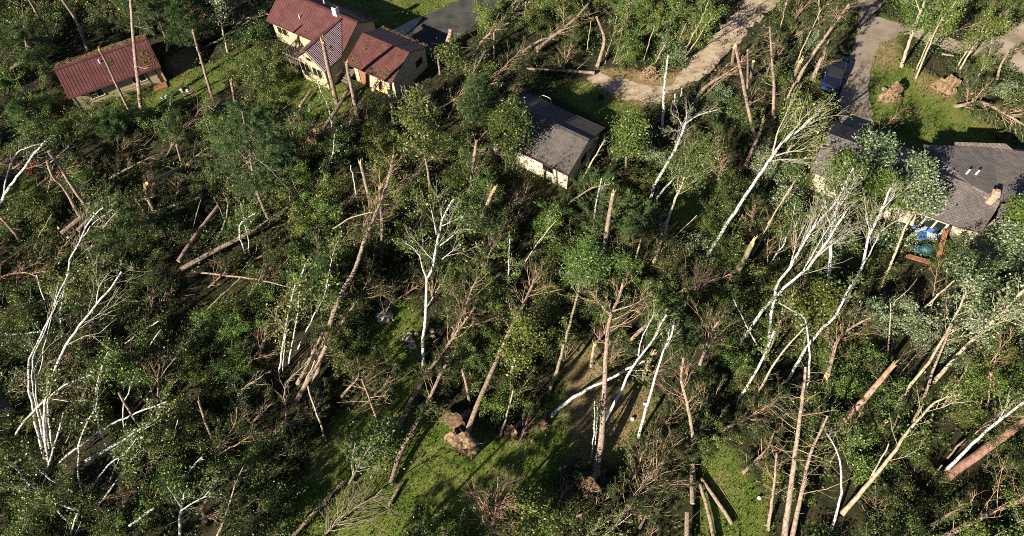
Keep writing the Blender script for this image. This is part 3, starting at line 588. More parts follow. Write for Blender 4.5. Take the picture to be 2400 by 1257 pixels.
    if Bp:
        v, f = tubes(np.concatenate(Bp), np.concatenate(Br), 4); build('branches', [(v, f, 0)], [tw], o, base)
    if ends:
        E = np.concatenate(ends); D = np.concatenate(edirs)
        if kind in ('pine', 'wpine', 'spine'):
            k = rng.random(len(E)) < (nd if kind != 'wpine' else max(nd, .9)); E, D = E[k], D[k]
            if len(E):
                if kind == 'wpine': v, f = tufts(E, D + [0, 0, .3], 24, .42, .04, .8); mt = 'wneedle'
                else: v, f = tufts(E, D, 18, .36, .042, .85); mt = 'needle'
                build('crown', [(v, f, 0)], [mt], o, base, smooth=False)
        elif kind in ('birch', 'aspen', 'leafy') and ld > 0:
            k = max(1, int(11 * ld)) ; E = np.repeat(E, k, 0) + rng.normal(size=(len(E) * k, 3)) * (.3 * spreadz); E[:, 2] = np.maximum(E[:, 2], .1)
            if ld < .15: E = E[rng.random(len(E)) < ld * 7]
            v, f = leaves(E, lsz); build('crown', [(v, f, 0)], [leaf], o, base, smooth=False)
    return o
def rootplate(o, c, d, r, base, m='root'):
    """ragged disc of soil and roots at the foot of an uprooted tree: c centre, d outward (away from the trunk)"""
    d = nrm(np.asarray(d, float)); ref = np.array([0, 0, 1.]) if abs(d[2]) < .8 else np.array([1., 0, 0]); a1 = nrm(np.cross(d, ref)); a2 = np.cross(d, a1)
    nr, na = 9, 26; V = []
    for side in (0, 1):
        for i in range(nr + 1):
            for j in range(na):
                a = j / na * 2 * math.pi; q = i / nr; rad = r * q * (1 + .16 * math.sin(3 * a + r) + .1 * math.sin(7 * a) + .07 * rng.normal() * (q > .3)); th = (.22 * r * (1 - q ** 2) + .1 + .1 * rng.normal() * (q < .95)) * (1 if side == 0 else -.5) * (0.15 if i == nr else 1)
                V.append(c + a1 * rad * math.cos(a) + a2 * rad * math.sin(a) + d * th)
    V = np.array(V); V[:, 2] = np.maximum(V[:, 2], .01); F = []
    for s in (0, 1):
        for i in range(nr):
            for j in range(na): k = s * (nr + 1) * na; F.append([k + i * na + j, k + i * na + (j + 1) % na, k + (i + 1) * na + (j + 1) % na, k + (i + 1) * na + j])
    for j in range(na): k = nr * na; F.append([k + j, k + (j + 1) % na, (nr + 1) * na + k + (j + 1) % na, (nr + 1) * na + k + j])
    n = 34; an = rng.uniform(0, 2 * math.pi, n); dr = nrm(np.cos(an)[:, None] * a1 + np.sin(an)[:, None] * a2 + d * rng.uniform(-.2, .5, (n, 1))); b = c + dr * r * rng.uniform(.25, .85, (n, 1)) + d * .12 * r
    P1, _ = fork(b, dr, r * rng.uniform(.25, .75, n), 6, nrm(rng.normal(size=(n, 3))), .35, .1); P1[..., 2] = np.maximum(P1[..., 2], .03)
    v2, f2 = tubes(P1, rng.uniform(.012, .04, (n, 1)) * np.linspace(1, .2, 6)[None], 4)
    rp_ = build('root_plate', [(V, np.array(F), 0)], [m], o, base); build('roots', [(v2, f2, 0)], ['twig'], rp_, base)
# ---- top left, round the outbuilding
T('spine', 'tall pale pine pole with side branches before the outbuilding', 10, 5, 0, 14, "333,273 323,190 314,105 306,0 300,-70", t0=.35, n=16, bl=2.6, nd=.15, stubs=14)
T('snag', 'thin orange snapped pole crossing the outbuilding roof', 7, 5, 0, 11.5, "317,286 281,216 251,150 232,115", splint=1, stubs=9)
T('spine', 'pink-barked pine pole rising behind the outbuilding', 8, 6, 0, 12, "212,135 183,58 165,25 147,0 110,-70", stubs=8, nd=.3)
T('spine', 'pink pine pole in the leaves by the top left corner', 7, 5, 0, 12, "113,83 93,43 69,0 30,-70", stubs=5, nd=.3)
T('snag', 'dark snapped trunk beside the shaded bare ground', 7, 5, 0, 9, "497,228 476,155 461,105 453,75", splint=1, stubs=9)
T('snag', 'short splintered stump above the white pine crown', 7, 6, 0, 3, "551,240 542,190", splint=1)
T('aspen', 'slim leafy aspen at the edge of the shaded lawn', 5, 3, 0, 8, "534,123 521,68 513,0 508,-40", ld=1.2, leaf='silver', bl=2.2)
T('log', 'long pinkish log among bushes beside the outbuilding gable', 10, 8, .4, .8, "40,228 72,205 107,175", cut=1)
T('log', 'pink log higher up the bushes beside the outbuilding', 9, 7, .5, 1.0, "25,163 50,145 75,130", cut=1)
T('log', 'thin bare log lying on the outbuilding lawn', 5, 3, .15, .6, "380,270 420,237 458,203", cut=1, stubs=3)
T('birch', 'thin white birch stem in bushes behind the outbuilding', 3, 2, 0, 5, "122,100 128,75 135,46", n=6, ld=.5)
T('birch', 'grey birch behind the outbuilding ridge', 3.5, 2, 0, 8, "305,65 300,55 293,30 286,-10", ld=.8)
T('snag', 'short orange splintered stump behind the outbuilding roof corner', 6, 5, 0, 2.2, "388,86 375,55", splint=1)
T('wpine', 'small blue-green spruce in the shade below the outbuilding', 5, 1.5, 0, 3.6, "52,290 40,238", t0=.1, n=46, bl=1.1, nd=1, name='spruce_tree')
# ---- round the main house
T('spine', 'thick snapped pine standing before the glint-striped porch roof', 12, 9, 0, 10, "790,243 777,190 763,130 757,98", n=5, bl=1.6, nd=.4, splint=1, stubs=4)
T('spine', 'broken pine trunk between porch and garage wing', 10, 8, 0, 8, "838,278 828,225 819,185 813,150", n=3, bl=1, nd=.2, splint=1, stubs=5)
T('snag', 'pine trunk with yellow splintered top at the garage corner', 11, 9, 0, 4.6, "923,286 919,250 914,220", splint=1)
T('snag', 'thin cross-topped trunk behind the garage gable', 6, 5, 0, 3.6, "965,175 961,123", stubs=4)
T('snag', 'short orange trunk in bushes past the garage gable', 6, 5, 0, 3.3, "1031,175 1026,129", cut=1)
T('log', 'thick broken trunk propped on the edge of the asphalt', 12, 11, .3, 2.2, "1047,106 1052,90 1057,68", splint='base')
T('pine', 'fallen pine with pale trunk and orange branches below the asphalt', 9, 4, .5, 3, "1096,163 1115,125 1131,95 1160,72 1192,54", t0=.45, bl=2.3, nd=.35)
T('snag', 'upright pink trunk through the fallen pine below the asphalt', 6, 5, 0, 4, "1158,137 1158,75")
T('snag', 'knee-high snag in the dark gap past the garage', 6, 5, 0, 1.6, "1090,173 1092,150", splint=1)
T('bare', 'whitish bare forked sapling below the garage corner', 4, 1.5, 0, 6, "972,313 968,280 955,245 940,210", ("968,275 985,240 1000,225", 2.5, 5, 2), ("972,300 974,240 976,200", .5, 6.5, 2.5), n=8, bl=1.6, twig='birchtwig', bark='birchtwig')
T('snag', 'reddish snag standing below the bare forked sapling', 6, 5, 0, 5, "1004,334 1003,290 1001,245", splint=1)
T('birch', 'thin curved birch in front of the porch', 3.5, 2, 0, 6, "781,318 774,270 765,238 752,215 745,190", n=6, ld=.6)
T('log', 'short log on the porch lawn', 8, 7, .2, .3, "703,250 730,211", cut=1)
T('log', 'long thick log below the porch steps', 10, 8, .3, .7, "755,305 785,263 820,203", cut=1)
T('log', 'log with yellow cut end below the garage trunk', 9, 8, .3, .6, "895,301 925,290 962,278", cut='orange')
T('snag', 'pale cut stump on the lawn below the porch', 6, 6, 0, 1.0, "725,262 728,243", cut=1)
T('log', 'snapped trunk leaning on the garage wall', 9, 9, .2, 1.0, "873,213 884,195", splint=1)
T('leafy', 'bright leafy tree past the garage gable', 4, 2, 0, 5, "1050,165 1053,110", ld=1.3, leaf='leaf', bl=2)
# ---- top centre
T('pine', 'big toppled pine with fan of orange branches above the sand track', 12, 4, .8, 3, "1257,118 1285,93 1320,68 1350,42 1378,10", t0=.25, bl=3.4, nd=.2)
T('pine', 'split pine half lying along the big toppled pine', 7, 3, .5, 1.6, "1225,122 1260,98 1295,85 1330,62", t0=.35, bl=2, nd=.2, splint=1)
T('pine', 'pine felled flat at the end of the sand track', 8, 5, .35, .6, "1393,171 1340,167 1264,163 1215,158", t0=.28, bl=3.2, nd=.6, ang=75, cut=1)
T('spine', 'pine snapped and bent at mid height above the sand track', 9, 6, 0, 6, "1400,156 1412,118 1417,93 1410,68 1398,40", n=4, bl=1.2, nd=.3, stubs=4)
T('pole', 'slender tan trunk above the big toppled pine', 3, 2, 0, 5.5, "1226,63 1229,35 1232,5", ld=.3)
T('pole', 'slender trunk beside the bent snapped pine', 3, 2, 0, 5, "1375,122 1380,90 1385,50")
for a, b in (("1439,85 1442,60 1446,42", 'short slender trunk in leafy growth above the sand track'), ("1508,145 1520,105 1534,62", 'slender trunk above the small root plate'), ("1585,118 1596,85 1608,56", 'slender pale trunk near the sand track bend')): T('pole', b, 3, 2, 0, 5.5, a)
T('aspen', 'long slender aspen leaning beside the sand track', 4, 2, 0, 8, "1603,125 1625,80 1645,45 1660,5", n=7, ld=.5)
T('aspen', 'second slender aspen leaning beside the sand track', 4, 2, 0, 7, "1605,134 1635,92 1655,60 1672,38", n=7, ld=.5)
T('snag', 'slender snag with splintered tip near the small root plate', 4, 4, 0, 3, "1537,147 1547,125 1558,107", splint=1)
T('birch', 'white birch pole at the end of the sand track', 8, 4, 0, 8, "1551,315 1554,260 1556,215 1561,168 1566,130", n=5, ld=.4)
T('birch', 'short white birch stump beside the birch pole', 5, 4, 0, 3.3, "1577,272 1582,222", n=0)
T('birch', 'slim white stump in the bushes below the sand track', 4, 3, 0, 3, "1594,250 1598,208", n=0)
T('birch', 'leaning thin white stump by the birch pole', 3, 3, 0, 2.4, "1570,268 1577,238", n=0)
T('birch', 'double white birch at the top edge', 6, 4, 0, 9, "1641,20 1637,-10 1633,-40", ("1650,22 1655,0 1662,-40", 0, 9, 5), ld=.8)
T('spine', 'tall pine with bright splintered top by the sand track', 9, 7, 0, 11, "1768,318 1750,240 1740,187 1724,108", splint=1, n=5, bl=1.4, nd=.2, stubs=8)
T('snag', 'bright splintered stub beside the tall splintered pine', 9, 8, 0, 4, "1716,150 1722,112", splint=1)
T('snag', 'pink snag behind the tall splintered pine', 7, 6, 0, 5, "1760,182 1766,144", cut=1)
T('snag', 'dark pink snag close behind the splintered pine', 6, 5, 0, 7, "1752,207 1753,160 1752,118")
T('pine', 'heap of orange pine branches beside the sand track', 12, 3, .3, 2, "1627,246 1648,210 1690,180 1735,152", t0=.15, bl=2.6, nd=.15, ang=30)
T('pine', 'orange pine top pointing at the splintered pine', 5, 2, .4, 1.8, "1640,235 1680,195 1728,162", t0=.1, bl=1.6, nd=.1, ang=25)
# ---- top right
T('pine', 'longest leaning pine across the thicket behind the pickup', 10, 5, 1.5, 8, "1853,223 1887,155 1925,100 1990,10", t0=.5, bl=2.4, nd=.55, stubs=5)
T('pine', 'second pink pine leaning behind the pickup', 10, 5, 1.5, 7, "1904,188 1930,125 1950,63 1962,15", t0=.45, bl=2.6, nd=.7, stubs=4)
T('pine', 'pink pine with horizontal stubs against the pickup', 7, 4, .8, 4, "1906,190 1921,158 1937,120", t0=.2, n=18, bl=2.6, nd=.5, stubs=10)
T('snag', 'pink trunk with splintered top among leaning pines', 9, 8, 0, 5, "1846,220 1860,180 1876,145", splint=1)
T('spine', 'straight pine pole with forked bare branches beside the thicket', 9, 4, 0, 12, "1811,306 1814,215 1810,150 1804,63", t0=.3, n=20, bl=2.4, nd=.2, stubs=12)
T('pole', 'slender tan sapling stem among leaning pines', 4, 2, 0, 8, "1865,150 1888,100 1925,22", n=8)
T('pine', 'pine log with scraps of orange wood behind the big green crown', 8, 4, .3, 3, "1828,268 1845,232 1862,195", t0=.3, bl=1.4, nd=.3)
T('aspen', 'stout pale trunk leaning over the right lawn edge', 8, 5, 0, 10, "2113,157 2132,97 2156,30 2175,-15", ("2156,28 2148,5 2140,-10", 8.6, 10, 4), n=8, ld=1, bl=2.2, leaf='leaf')
T('aspen', 'slim twin aspen leaning beyond the lawn', 5, 3, 0, 9, "2146,185 2172,120 2200,60 2240,5", ("2148,162 2180,90 2205,38 2228,0", 0, 9, 5), n=14, ld=1.2, bl=2.4, leaf='leaf')
T('aspen', 'pair of slim aspens leaning toward the sandy road', 5, 3, 0, 7, "2241,173 2290,100 2325,60 2356,48", ("2238,166 2276,105 2300,75 2320,30", 0, 7, 5), n=16, ld=1.2, bl=2.4, leaf='leaf')
T('pine', 'stubby orange-branched pine top beyond the lawn', 7, 2, .3, 3, "2336,187 2346,153 2362,125 2385,112", t0=.25, bl=2, nd=.25, ang=38)
T('log', 'short pale log lying on the lawn edge', 10, 9, .25, .25, "2278,222 2309,222", cut=1)
T('log', 'pale splintered plank near the sandy road', 5, 4, .15, .2, "2208,127 2234,131", cut=1)
# ---- left middle
T('birch', 'double-stemmed white birch curving in at the left edge', 9, 3, 0, 7, "-20,520 0,480 12,455 48,405 73,370 107,330", ("8,462 15,415 42,358 95,337", 1.5, 6.5, 5), n=7, t0=.6, ld=.2)
T('spine', 'pink pine pole with curling bare branches at the left', 10, 7, 0, 10, "218,505 173,443 135,383 113,355", n=12, t0=.4, bl=2.2, nd=.1)
T('snag', 'grey trunk beside the pink pole with curling branches', 9, 6, 0, 9, "185,503 150,440 125,415 110,378", stubs=4)
T('log', 'thick dark log below the pink curled-branch pole', 13, 12, .4, .5, "145,548 200,503", cut=1)
T('log', 'shadowed log alongside the thick dark log', 9, 8, .35, .5, "182,541 217,506", cut=1)
T('snag', 'trunk with round orange sawn top among fallen stems', 10, 9, 0, 4.2, "362,497 348,463 340,434", cut='orange')
T('log', 'bluish shaded trunk hinged off the orange sawn snag', 8, 9, 3.6, .8, "344,430 385,412 424,394", cut=1)
T('snag', 'thin splintered snag at the end of the hinged trunk', 6, 4, 0, 3.5, "431,394 423,372 414,342", splint=1)
T('snag', 'orange shattered snag below the orange sawn trunk', 7, 5, 0, 4, "361,533 346,505 330,483 318,465", splint=1)
T('log', 'thin dark log behind the shattered orange snag', 8, 6, .4, .7, "345,503 405,483 465,463", cut=1)
T('log', 'long dark log rising into the white pine shade', 11, 8, .3, .9, "418,613 463,545 511,483", cut=1)
T('log', 'longest dark log lying across the shaded clearing', 12, 8, .3, .7, "424,632 500,590 564,557 630,517 676,487", cut=1)
T('log', 'pale thin log lying across the shaded clearing', 6, 3, .4, 1.2, "456,637 520,645 600,655 682,674", stubs=4)
T('birch', 'small two-stemmed birch in the middle of the shade', 5, 2, 0, 5, "577,598 562,558 560,533 575,513 600,500", ("585,599 580,552 570,510 562,470", 0, 5, 4), n=6, ld=.4)
T('birch', 'white birch bowed over above the bent clump', 6, 3, 0, 8, "147,800 143,740 148,692 160,632 165,608 188,563 218,508 242,487", ("190,560 225,520 268,487", 5.5, 8, 4), n=9, t0=.5, ld=.4)
T('wpine', 'feathery blue-green pine leaning beside the bowed birch', 6, 3, 0, 6, "241,640 246,600 253,568 243,535 290,480", t0=.2, n=42, bl=3.0, nd=1)
T('wpine', 'large blue-green white pine standing above the clearing', 9, 4, 0, 13, "635,527 600,440 583,340 568,262", t0=.35, n=84, bl=4.2, nd=.9)
T('spine', 'splintered orange snag by the left edge', 9, 7, 0, 4, "48,566 30,540 5,513", splint=1, n=4, bl=1.5, nd=0)
T('bare', 'tangle of fallen tan pine limbs at the left edge', 6, 2, .3, 2, "75,575 45,592 10,615 -30,650", n=14, bl=3, t0=.1)
T('bare', 'fan of tan pine limbs at the dark left edge', 5, 2, .3, 2.5, "-20,665 15,645 60,640 90,650", n=12, bl=2.4, t0=.1)
for i, (s, z, lb) in enumerate((("78,585 95,550 121,502", 3, 'grey stick leaning below the thick dark log'), ("450,555 456,520 471,468", 3, 'thin grey stick by the long rising log'), ("527,520 515,490 500,462", 3, 'thin stick above the two-stemmed birch'), ("110,455 119,418 125,388", 4, 'curling twig against the grey trunk'))): T('stick', lb, 2.5, 1.5, 0, z, s)
T('pine', 'tangle of dead pine branches behind the hinged trunk', 6, 2, .3, 2, "255,420 300,395 345,372 390,355", t0=.1, bl=2.6, nd=.35)
T('pine', 'pale broken pine limbs beside the thin splintered snag', 5, 2, .4, 2, "425,402 455,370 490,345", t0=.1, bl=2.2, nd=.3)
# ---- left lower birches
T('birch', 'bowed birch clump with three bluish stems', 7, 3, 0, 8, "104,1075 88,1015 75,945 66,893 70,843 93,790 120,740 135,693 160,642", ("112,1080 85,950 74,880 83,825 108,772 125,730 148,680", 0, 8, 7), ("118,1062 105,1000 83,920 95,863 108,798 120,747 128,713 138,662", 0, 8, 6), n=6, t0=.6, ld=.25)
T('birch', 'thick white birch leaning out of the bowed clump', 9, 4, 0, 9, "120,1080 107,1000 110,940 116,900 125,873 155,810 175,780 200,745 225,713 253,683 285,637", ("226,710 230,675 253,642", 7.2, 9, 4), n=8, t0=.55, ld=.25)
T('birch', 'pair of white birch trunks at the clump foot', 8, 5, 0, 6, "112,1085 105,1025 104,985 106,942 118,880", ("126,1068 117,1005 113,945 120,900", 0, 6, 7), n=8, t0=.7, ld=.5)
T('birch', 'white birch arching from beside the small shed', 6, 3, .5, 4.5, "36,1020 70,972 105,940 150,905 213,879", ("118,935 160,940 200,940", 2.5, 3, 2.5), n=7, t0=.6, ld=.3)
T('birch', 'short white birch prop leaning on the clump foot', 6, 4, 0, 3, "112,1102 125,1050 140,1004 149,965", n=3, ld=.3)
T('birch', 'bluish birch log crossing behind the bowed clump', 6, 4, .4, 1.2, "15,783 55,782 92,778", ("82,757 100,782 123,811", 1, .6, 5), n=0)
T('birch', 'white broken sticks above the bowed clump', 4, 3, .3, 2, "105,703 95,672 86,644", n=0)
T('birch', 'thin tall birch in the leaves past the bowed clump', 5, 2, 0, 6.5, "265,1072 250,1047 230,995 226,942 230,890 243,845 253,825", n=12, t0=.5, ld=.6)
T('birch', 'kinked white birch between the long fallen birches', 4, 2, 0, 5, "304,1035 296,1015 288,982 291,942 300,922 316,872", n=4, ld=.6)
T('birch', 'long straight white birch felled at lower left', 6, 4, .3, 2, "139,1085 180,1050 243,1005 296,977 340,960 390,942", n=4, t0=.7, ld=.3)
T('birch', 'split double white birch felled below the straight one', 8, 3, .3, 1.6, "200,1081 255,1052 313,1017 375,977 413,952", ("200,1080 285,1042 340,1005 413,963", .3, 1.7, 6), n=5, t0=.7, ld=.3)
T('birch', 'S-curved white birch beside the long felled birches', 5, 3, 0, 6, "191,1148 181,1105 184,1065 185,1045 200,997 226,955", n=7, t0=.6, ld=.5)
T('birch', 'white birch leaning up from the lower left thicket', 5, 2, 0, 4.5, "213,1142 255,1090 286,1070 322,1025", ("256,1130 275,1085 300,1042", 0, 4, 3), n=8, t0=.5, ld=.5)
T('birch', 'birch toppled toward the lower left corner', 7, 3, .5, 4, "185,1196 130,1178 83,1145 50,1115 33,1080 10,1055", n=18, t0=.3, ld=1.0, bl=2.6)
T('birch', 'bluish birch toppled beside the corner one', 6, 3, .5, 4, "174,1157 105,1113 75,1082 50,1053", n=10, t0=.4, ld=.8, bl=2)
T('birch', 'thin blue-grey stem below the toppled birches', 4, 3, .3, 2.5, "166,1228 140,1200 110,1176", n=3, ld=.4)
T('birch', 'white stem at the bottom edge below toppled birches', 5, 3, 0, 3, "164,1262 172,1230 184,1196", ("175,1260 190,1222", 0, 2, 3), n=3, ld=.3)
T('snag', 'brown pole leaning through the felled white birches', 7, 5, 0, 3.6, "338,1012 312,977 290,942 278,920")
T('birch', 'open bare white birch crown at the bottom edge', 8, 4, 0, 6, "420,1262 421,1230 422,1200 431,1157", ("423,1198 450,1180 478,1165 530,1167", 4.3, 6.5, 5), ("422,1185 392,1140 372,1115", 4.5, 6.5, 4), ("478,1165 500,1140 507,1120", 5, 6.8, 3), n=12, t0=.5, ld=.2)
T('snag', 'stump with orange sawn top near the bottom edge', 8, 8, 0, 2.4, "483,1222 471,1190", cut='orange')
T('log', 'brown log behind the orange sawn bottom stump', 8, 7, .5, 1.2, "473,1192 490,1170", cut=1)
T('pine', 'long thin pinkish pine leaning at the bottom edge', 7, 3, .2, 4, "508,1262 530,1205 551,1138 572,1090", t0=.5, bl=1.6, nd=.5, n=10)
T('birch', 'split white birch wedge near the bare birch crown', 6, 3, .3, 1.5, "433,1121 450,1095 474,1071", ("433,1121 465,1110", .3, .8, 3), n=3, ld=.2)
T('birch', 'thin white birch whip in the lower left shade', 3, 2, 0, 4, "403,1062 407,1020 417,984", n=0)
T('snag', 'slender brown trunk in the lower left shade', 7, 5, 0, 5, "497,1027 480,985 465,940", stubs=5)
T('pole', 'thin stem arcing over the dark shaded clearing', 3, 2, .3, 1.5, "455,775 475,738 520,693 563,652", n=0)
T('birch', 'straight white stick lying in the leaves at left', 4, 3, .5, 1.5, "293,806 330,780 372,752", n=2, ld=.5)
T('birch', 'short bluish birch stick lying in the leaves', 4, 3, .5, 1.5, "340,827 360,795 378,772", n=0)
T('birch', 'mottled birch log near the bottom left edge', 7, 4, .3, 1, "303,1233 330,1212 362,1190", n=3, ld=.2)
# ---- centre left
T('pine', 'huge pink pine leaning far across the centre', 15, 6, 0, 9.5, "733,918 757,815 795,700 833,630 853,568 886,488 906,435 923,365", t0=.62, bl=3.0, nd=.12, stubs=12, n=34)
T('pine', 'second pink pine trunk behind the huge leaning one', 14, 9, .2, 3.5, "695,943 720,895 748,845 765,810", t0=.3, n=4, bl=1.8, nd=.4, root=0)
T('pine', 'shaded pine trunk beside the huge leaning pine', 10, 6, .2, 4, "698,900 728,838 757,778", t0=.4, n=10, bl=2.2, nd=.5)
T('pole', 'thin reddish stem between the leaning pine trunks', 4, 3, .2, 3, "697,932 720,885 738,845", n=2)
T('snag', 'broken red pine with pointed top in the centre', 9, 8, 0, 6.5, "868,480 857,430 845,380", splint=1, stubs=4)
T('snag', 'straight grey snag with pale stripped upper half', 10, 7, 0, 9, "894,615 896,528 891,470 890,441", splint=1, bark='greybark')
T('birch', 'leaning thin whitish snag above the centre', 4, 3, 0, 6, "840,485 828,420 822,388", n=0)
T('birch', 'white birch stem below the porch lawn', 5, 3, 0, 7, "755,433 768,390 780,360 784,315", n=8, ld=.3)
T('leafy', 'tall dark-stemmed leafy tree in the upper centre', 7, 3, 0, 11, "1011,465 1003,405 993,345 985,310 966,255", n=26, t0=.45, ld=1.2, leaf='leaf', bl=2.8)
T('birch', 'big forked white birch in the centre', 9, 5, 0, 9.5, "992,862 991,805 998,730 1001,655 1013,630 1016,616 1023,566 1031,535 1051,485 1064,466", ("1001,655 990,630 983,600 965,578 948,568", 5.6, 8, 6), ("1023,550 1013,505 1008,478", 7.6, 9.5, 5), ("1016,610 1000,595 983,572", 6.4, 8, 3), ("1032,575 1058,556 1075,540", 7.4, 8.8, 4), ("1036,530 1073,513", 8, 9, 3), ("1036,608 1070,580", 6.5, 7.6, 3), n=8, t0=.7, ld=.35)
T('pine', 'reddish broken pine leaning past the forked birch', 9, 8, .5, 4.5, "1114,543 1137,490 1156,447", t0=.6, n=8, bl=1.4, nd=.2, splint=1)
T('pole', 'pale green stem bowed over the centre', 4, 2, 1.5, 3.5, "780,537 812,515 845,504 873,497", n=4)
T('spine', 'dark pine trunk below the shingled cottage corner', 9, 7, 0, 7, "1099,448 1107,400 1113,360 1117,330", n=12, bl=1.8, nd=.7)
T('birch', 'thin straight birch right of centre thicket', 4, 3, 0, 6.5, "1187,708 1191,640 1195,560", n=4, ld=.4)
T('birch', 'thin birch whip below the reddish broken pine', 3, 2, 0, 4, "1130,632 1122,595 1115,567", n=2, ld=.2)
T('birch', 'white birch with brown upper stem in the shaded grove', 6, 3, 0, 7, "654,880 660,830 675,740 680,715 693,665", ("663,872 668,800 678,725", .4, 5, 4), n=12, t0=.4, ld=.5)
T('birch', 'speckled birch in the shaded grove', 5, 3, 0, 7, "677,852 690,780 698,735 703,675 712,630", n=12, t0=.4, ld=.6)
T('birch', 'forked birch with twisted tip in the shaded grove', 5, 2, 0, 7, "698,818 720,770 738,735 757,700 768,655", ("765,660 780,600 795,560", 5, 8, 3), ("715,620 700,660 690,700", 7, 4, 3), n=12, t0=.4, ld=.6)
T('pole', 'grey pole propped beside the soil mound', 6, 4, 0, 5, "765,1035 748,988 733,942 722,905", n=2)
T('spine', 'small leaning pine with comb of side branches', 6, 4, 1, 5.5, "888,995 870,945 858,915 848,888", t0=.15, n=18, bl=3.0, nd=.7)
T('pine', 'fallen pine running up past the boulders', 11, 5, .3, 4, "933,1002 962,942 990,895 1005,868 1025,843 1060,795 1113,720", t0=.5, bl=3.2, nd=.75)
T('pine', 'long pine felled along the lower clearing', 12, 7, .3, 3, "917,1137 936,1067 958,1025 1000,947 1020,905 1045,855", t0=.5, n=18, bl=2.6, nd=.75)
T('pine', 'mass of dark pine boughs beside the forked birch', 8, 3, .8, 3.5, "1060,790 1090,720 1110,670 1140,620", t0=.05, bl=3.4, nd=.9, n=40)
T('pine', 'shaded pine crown left of the boulder clearing', 7, 3, .6, 3, "800,760 830,715 860,665 880,630", t0=.05, bl=3, nd=.85, n=34)
T('pine', 'dark pine crown below the boulder clearing', 7, 3, .6, 2.6, "800,930 840,885 880,850 900,830", t0=.05, bl=2.6, nd=.9, n=26)
T('pine', 'uprooted pine with the biggest root plate', 14, 6, 1.2, 4.5, "1087,1036 1122,942 1163,848 1190,785 1220,730 1253,657 1268,632", t0=.62, bl=3.2, nd=.25, n=32, root=1.35)
T('snag', 'greenish leaning trunk behind the biggest root plate', 8, 6, 0, 3.5, "1101,947 1093,905 1083,866")
T('pole', 'dark slim trunk with white cut foot by a root ball', 6, 4, .1, 4.5, "1173,1022 1185,985 1197,940 1203,915", n=5, cut=1)
T('aspen', 'leaf-stripped thin aspen rising through the centre right', 5, 2, 0, 6, "1200,682 1225,628 1250,585 1285,540 1303,518", n=6, ld=.3, bark='birchtwig')
T('leafy', 'dense leafy young tree beside the uprooted pine', 6, 3, 0, 5, "1195,900 1205,830 1225,770", ld=1.3, leaf='birchleaf', n=30, t0=.15, bl=2.6)
# ---- right of centre
T('spine', 'stout pine snag with pointed pale tip', 12, 9, 0, 8.5, "1417,578 1425,523 1437,455", splint=1, n=3, bl=1.5, nd=.4, stubs=5)
T('wpine', 'white pine boughs spread round the pointed snag', 6, 3, .5, 4, "1395,560 1430,510 1475,500 1530,520", t0=.05, n=44, bl=3.2, nd=1)
T('wpine', 'white pine top lying beside the shingled cottage wall', 6, 3, .5, 3, "1310,500 1350,465 1390,440 1440,430", t0=.05, n=34, bl=2.6, nd=1)
T('aspen', 'long tan aspen with round leafy crown', 8, 4, 0, 10, "1532,616 1555,553 1573,495 1596,438 1616,395 1645,361", n=34, t0=.6, ld=1.3, leaf='birchleaf', bl=3.0, lsz=.15)
T('pole', 'thin stem sharing the foot of the long tan aspen', 4, 2, 0, 4, "1534,612 1570,565 1633,505", n=4)
T('birch', 'bare white birch with antler crown near the sand track', 9, 5, 0, 6, "1525,465 1535,435 1570,372 1590,335 1601,308 1606,288", ("1606,290 1638,270 1660,262 1682,258", 5.2, 7, 5), ("1606,290 1610,265 1608,248", 5.2, 6.8, 4), ("1601,300 1590,278 1575,268", 4.8, 6, 3), ("1603,300 1585,308 1565,308", 4.6, 5.4, 3), n=20, t0=.55, ld=.05)
T('birch', 'short white birch log below the antler crown birch', 6, 4, .4, 1.2, "1538,466 1558,443 1586,410", n=0)
T('birch', 'great fan-branched birch beside the pickup thicket', 9, 6, 0, 9, "1650,613 1693,543 1733,483 1763,435 1800,383 1815,362 1832,335 1868,308 1930,252", ("1812,368 1817,332 1840,270 1862,228", 7.2, 10, 7), ("1815,366 1845,358 1880,350 1897,338", 7, 8, 6), ("1825,345 1850,315 1880,280 1910,250", 7.4, 10, 5), ("1805,378 1850,372 1885,378", 6.9, 7.4, 4), n=14, t0=.72, ld=.3, bark2='birchtwig')
T('leafy', 'bright green crown spread beside the pickup', 8, 3, 0, 5, "1835,385 1860,325 1885,268", n=70, t0=.3, ld=1.7, leaf='birchleaf', bl=2.9)
T('snag', 'thick grey snag with splintered top right of the birches', 15, 12, 0, 4.2, "1722,652 1742,612 1764,570", splint=1, bark='greybark')
T('pole', 'thin branching stem beside the thick grey snag', 4, 2, .3, 6, "1762,600 1790,550 1815,500 1857,438", n=8)
T('pine', 'reddish pine trunk with splintered tip below the sand track', 8, 7, 0, 4.5, "1748,388 1764,348 1780,313 1788,286", n=0, splint=1)
T('pole', 'slender pole leaning on the shingled cottage gable', 5, 3, .4, 5.5, "1363,425 1390,373 1418,328", n=12)
T('birch', 'bluish twin birch stems above the pointed snag', 5, 3, 0, 5, "1389,528 1400,468 1410,418", ("1404,456 1421,423", 3, 4.5, 5), n=0)
T('snag', 'pencil-thin snag below the long tan aspen', 5, 4, 0, 3, "1489,613 1502,562", splint=1, bark='tanbark')
T('leafy', 'yew-dark round crown on a leaning grey trunk', 9, 4, 0, 9.5, "1285,925 1305,868 1325,800 1340,743 1355,688 1360,655 1385,600", n=44, t0=.72, ld=1.5, leaf='leaf', bl=2.6, lsz=.15)
T('pine', 'tall pine with antler-like orange crown in lower centre', 17, 6, 0, 9, "1393,1112 1408,1042 1415,942 1422,810 1428,755 1433,735 1450,700 1462,655", ("1431,738 1400,705 1385,682", 7.6, 8.6, 5), ("1436,730 1490,712 1522,692", 7.8, 9, 6), t0=.5, n=24, bl=3.2, nd=.15, stubs=14)
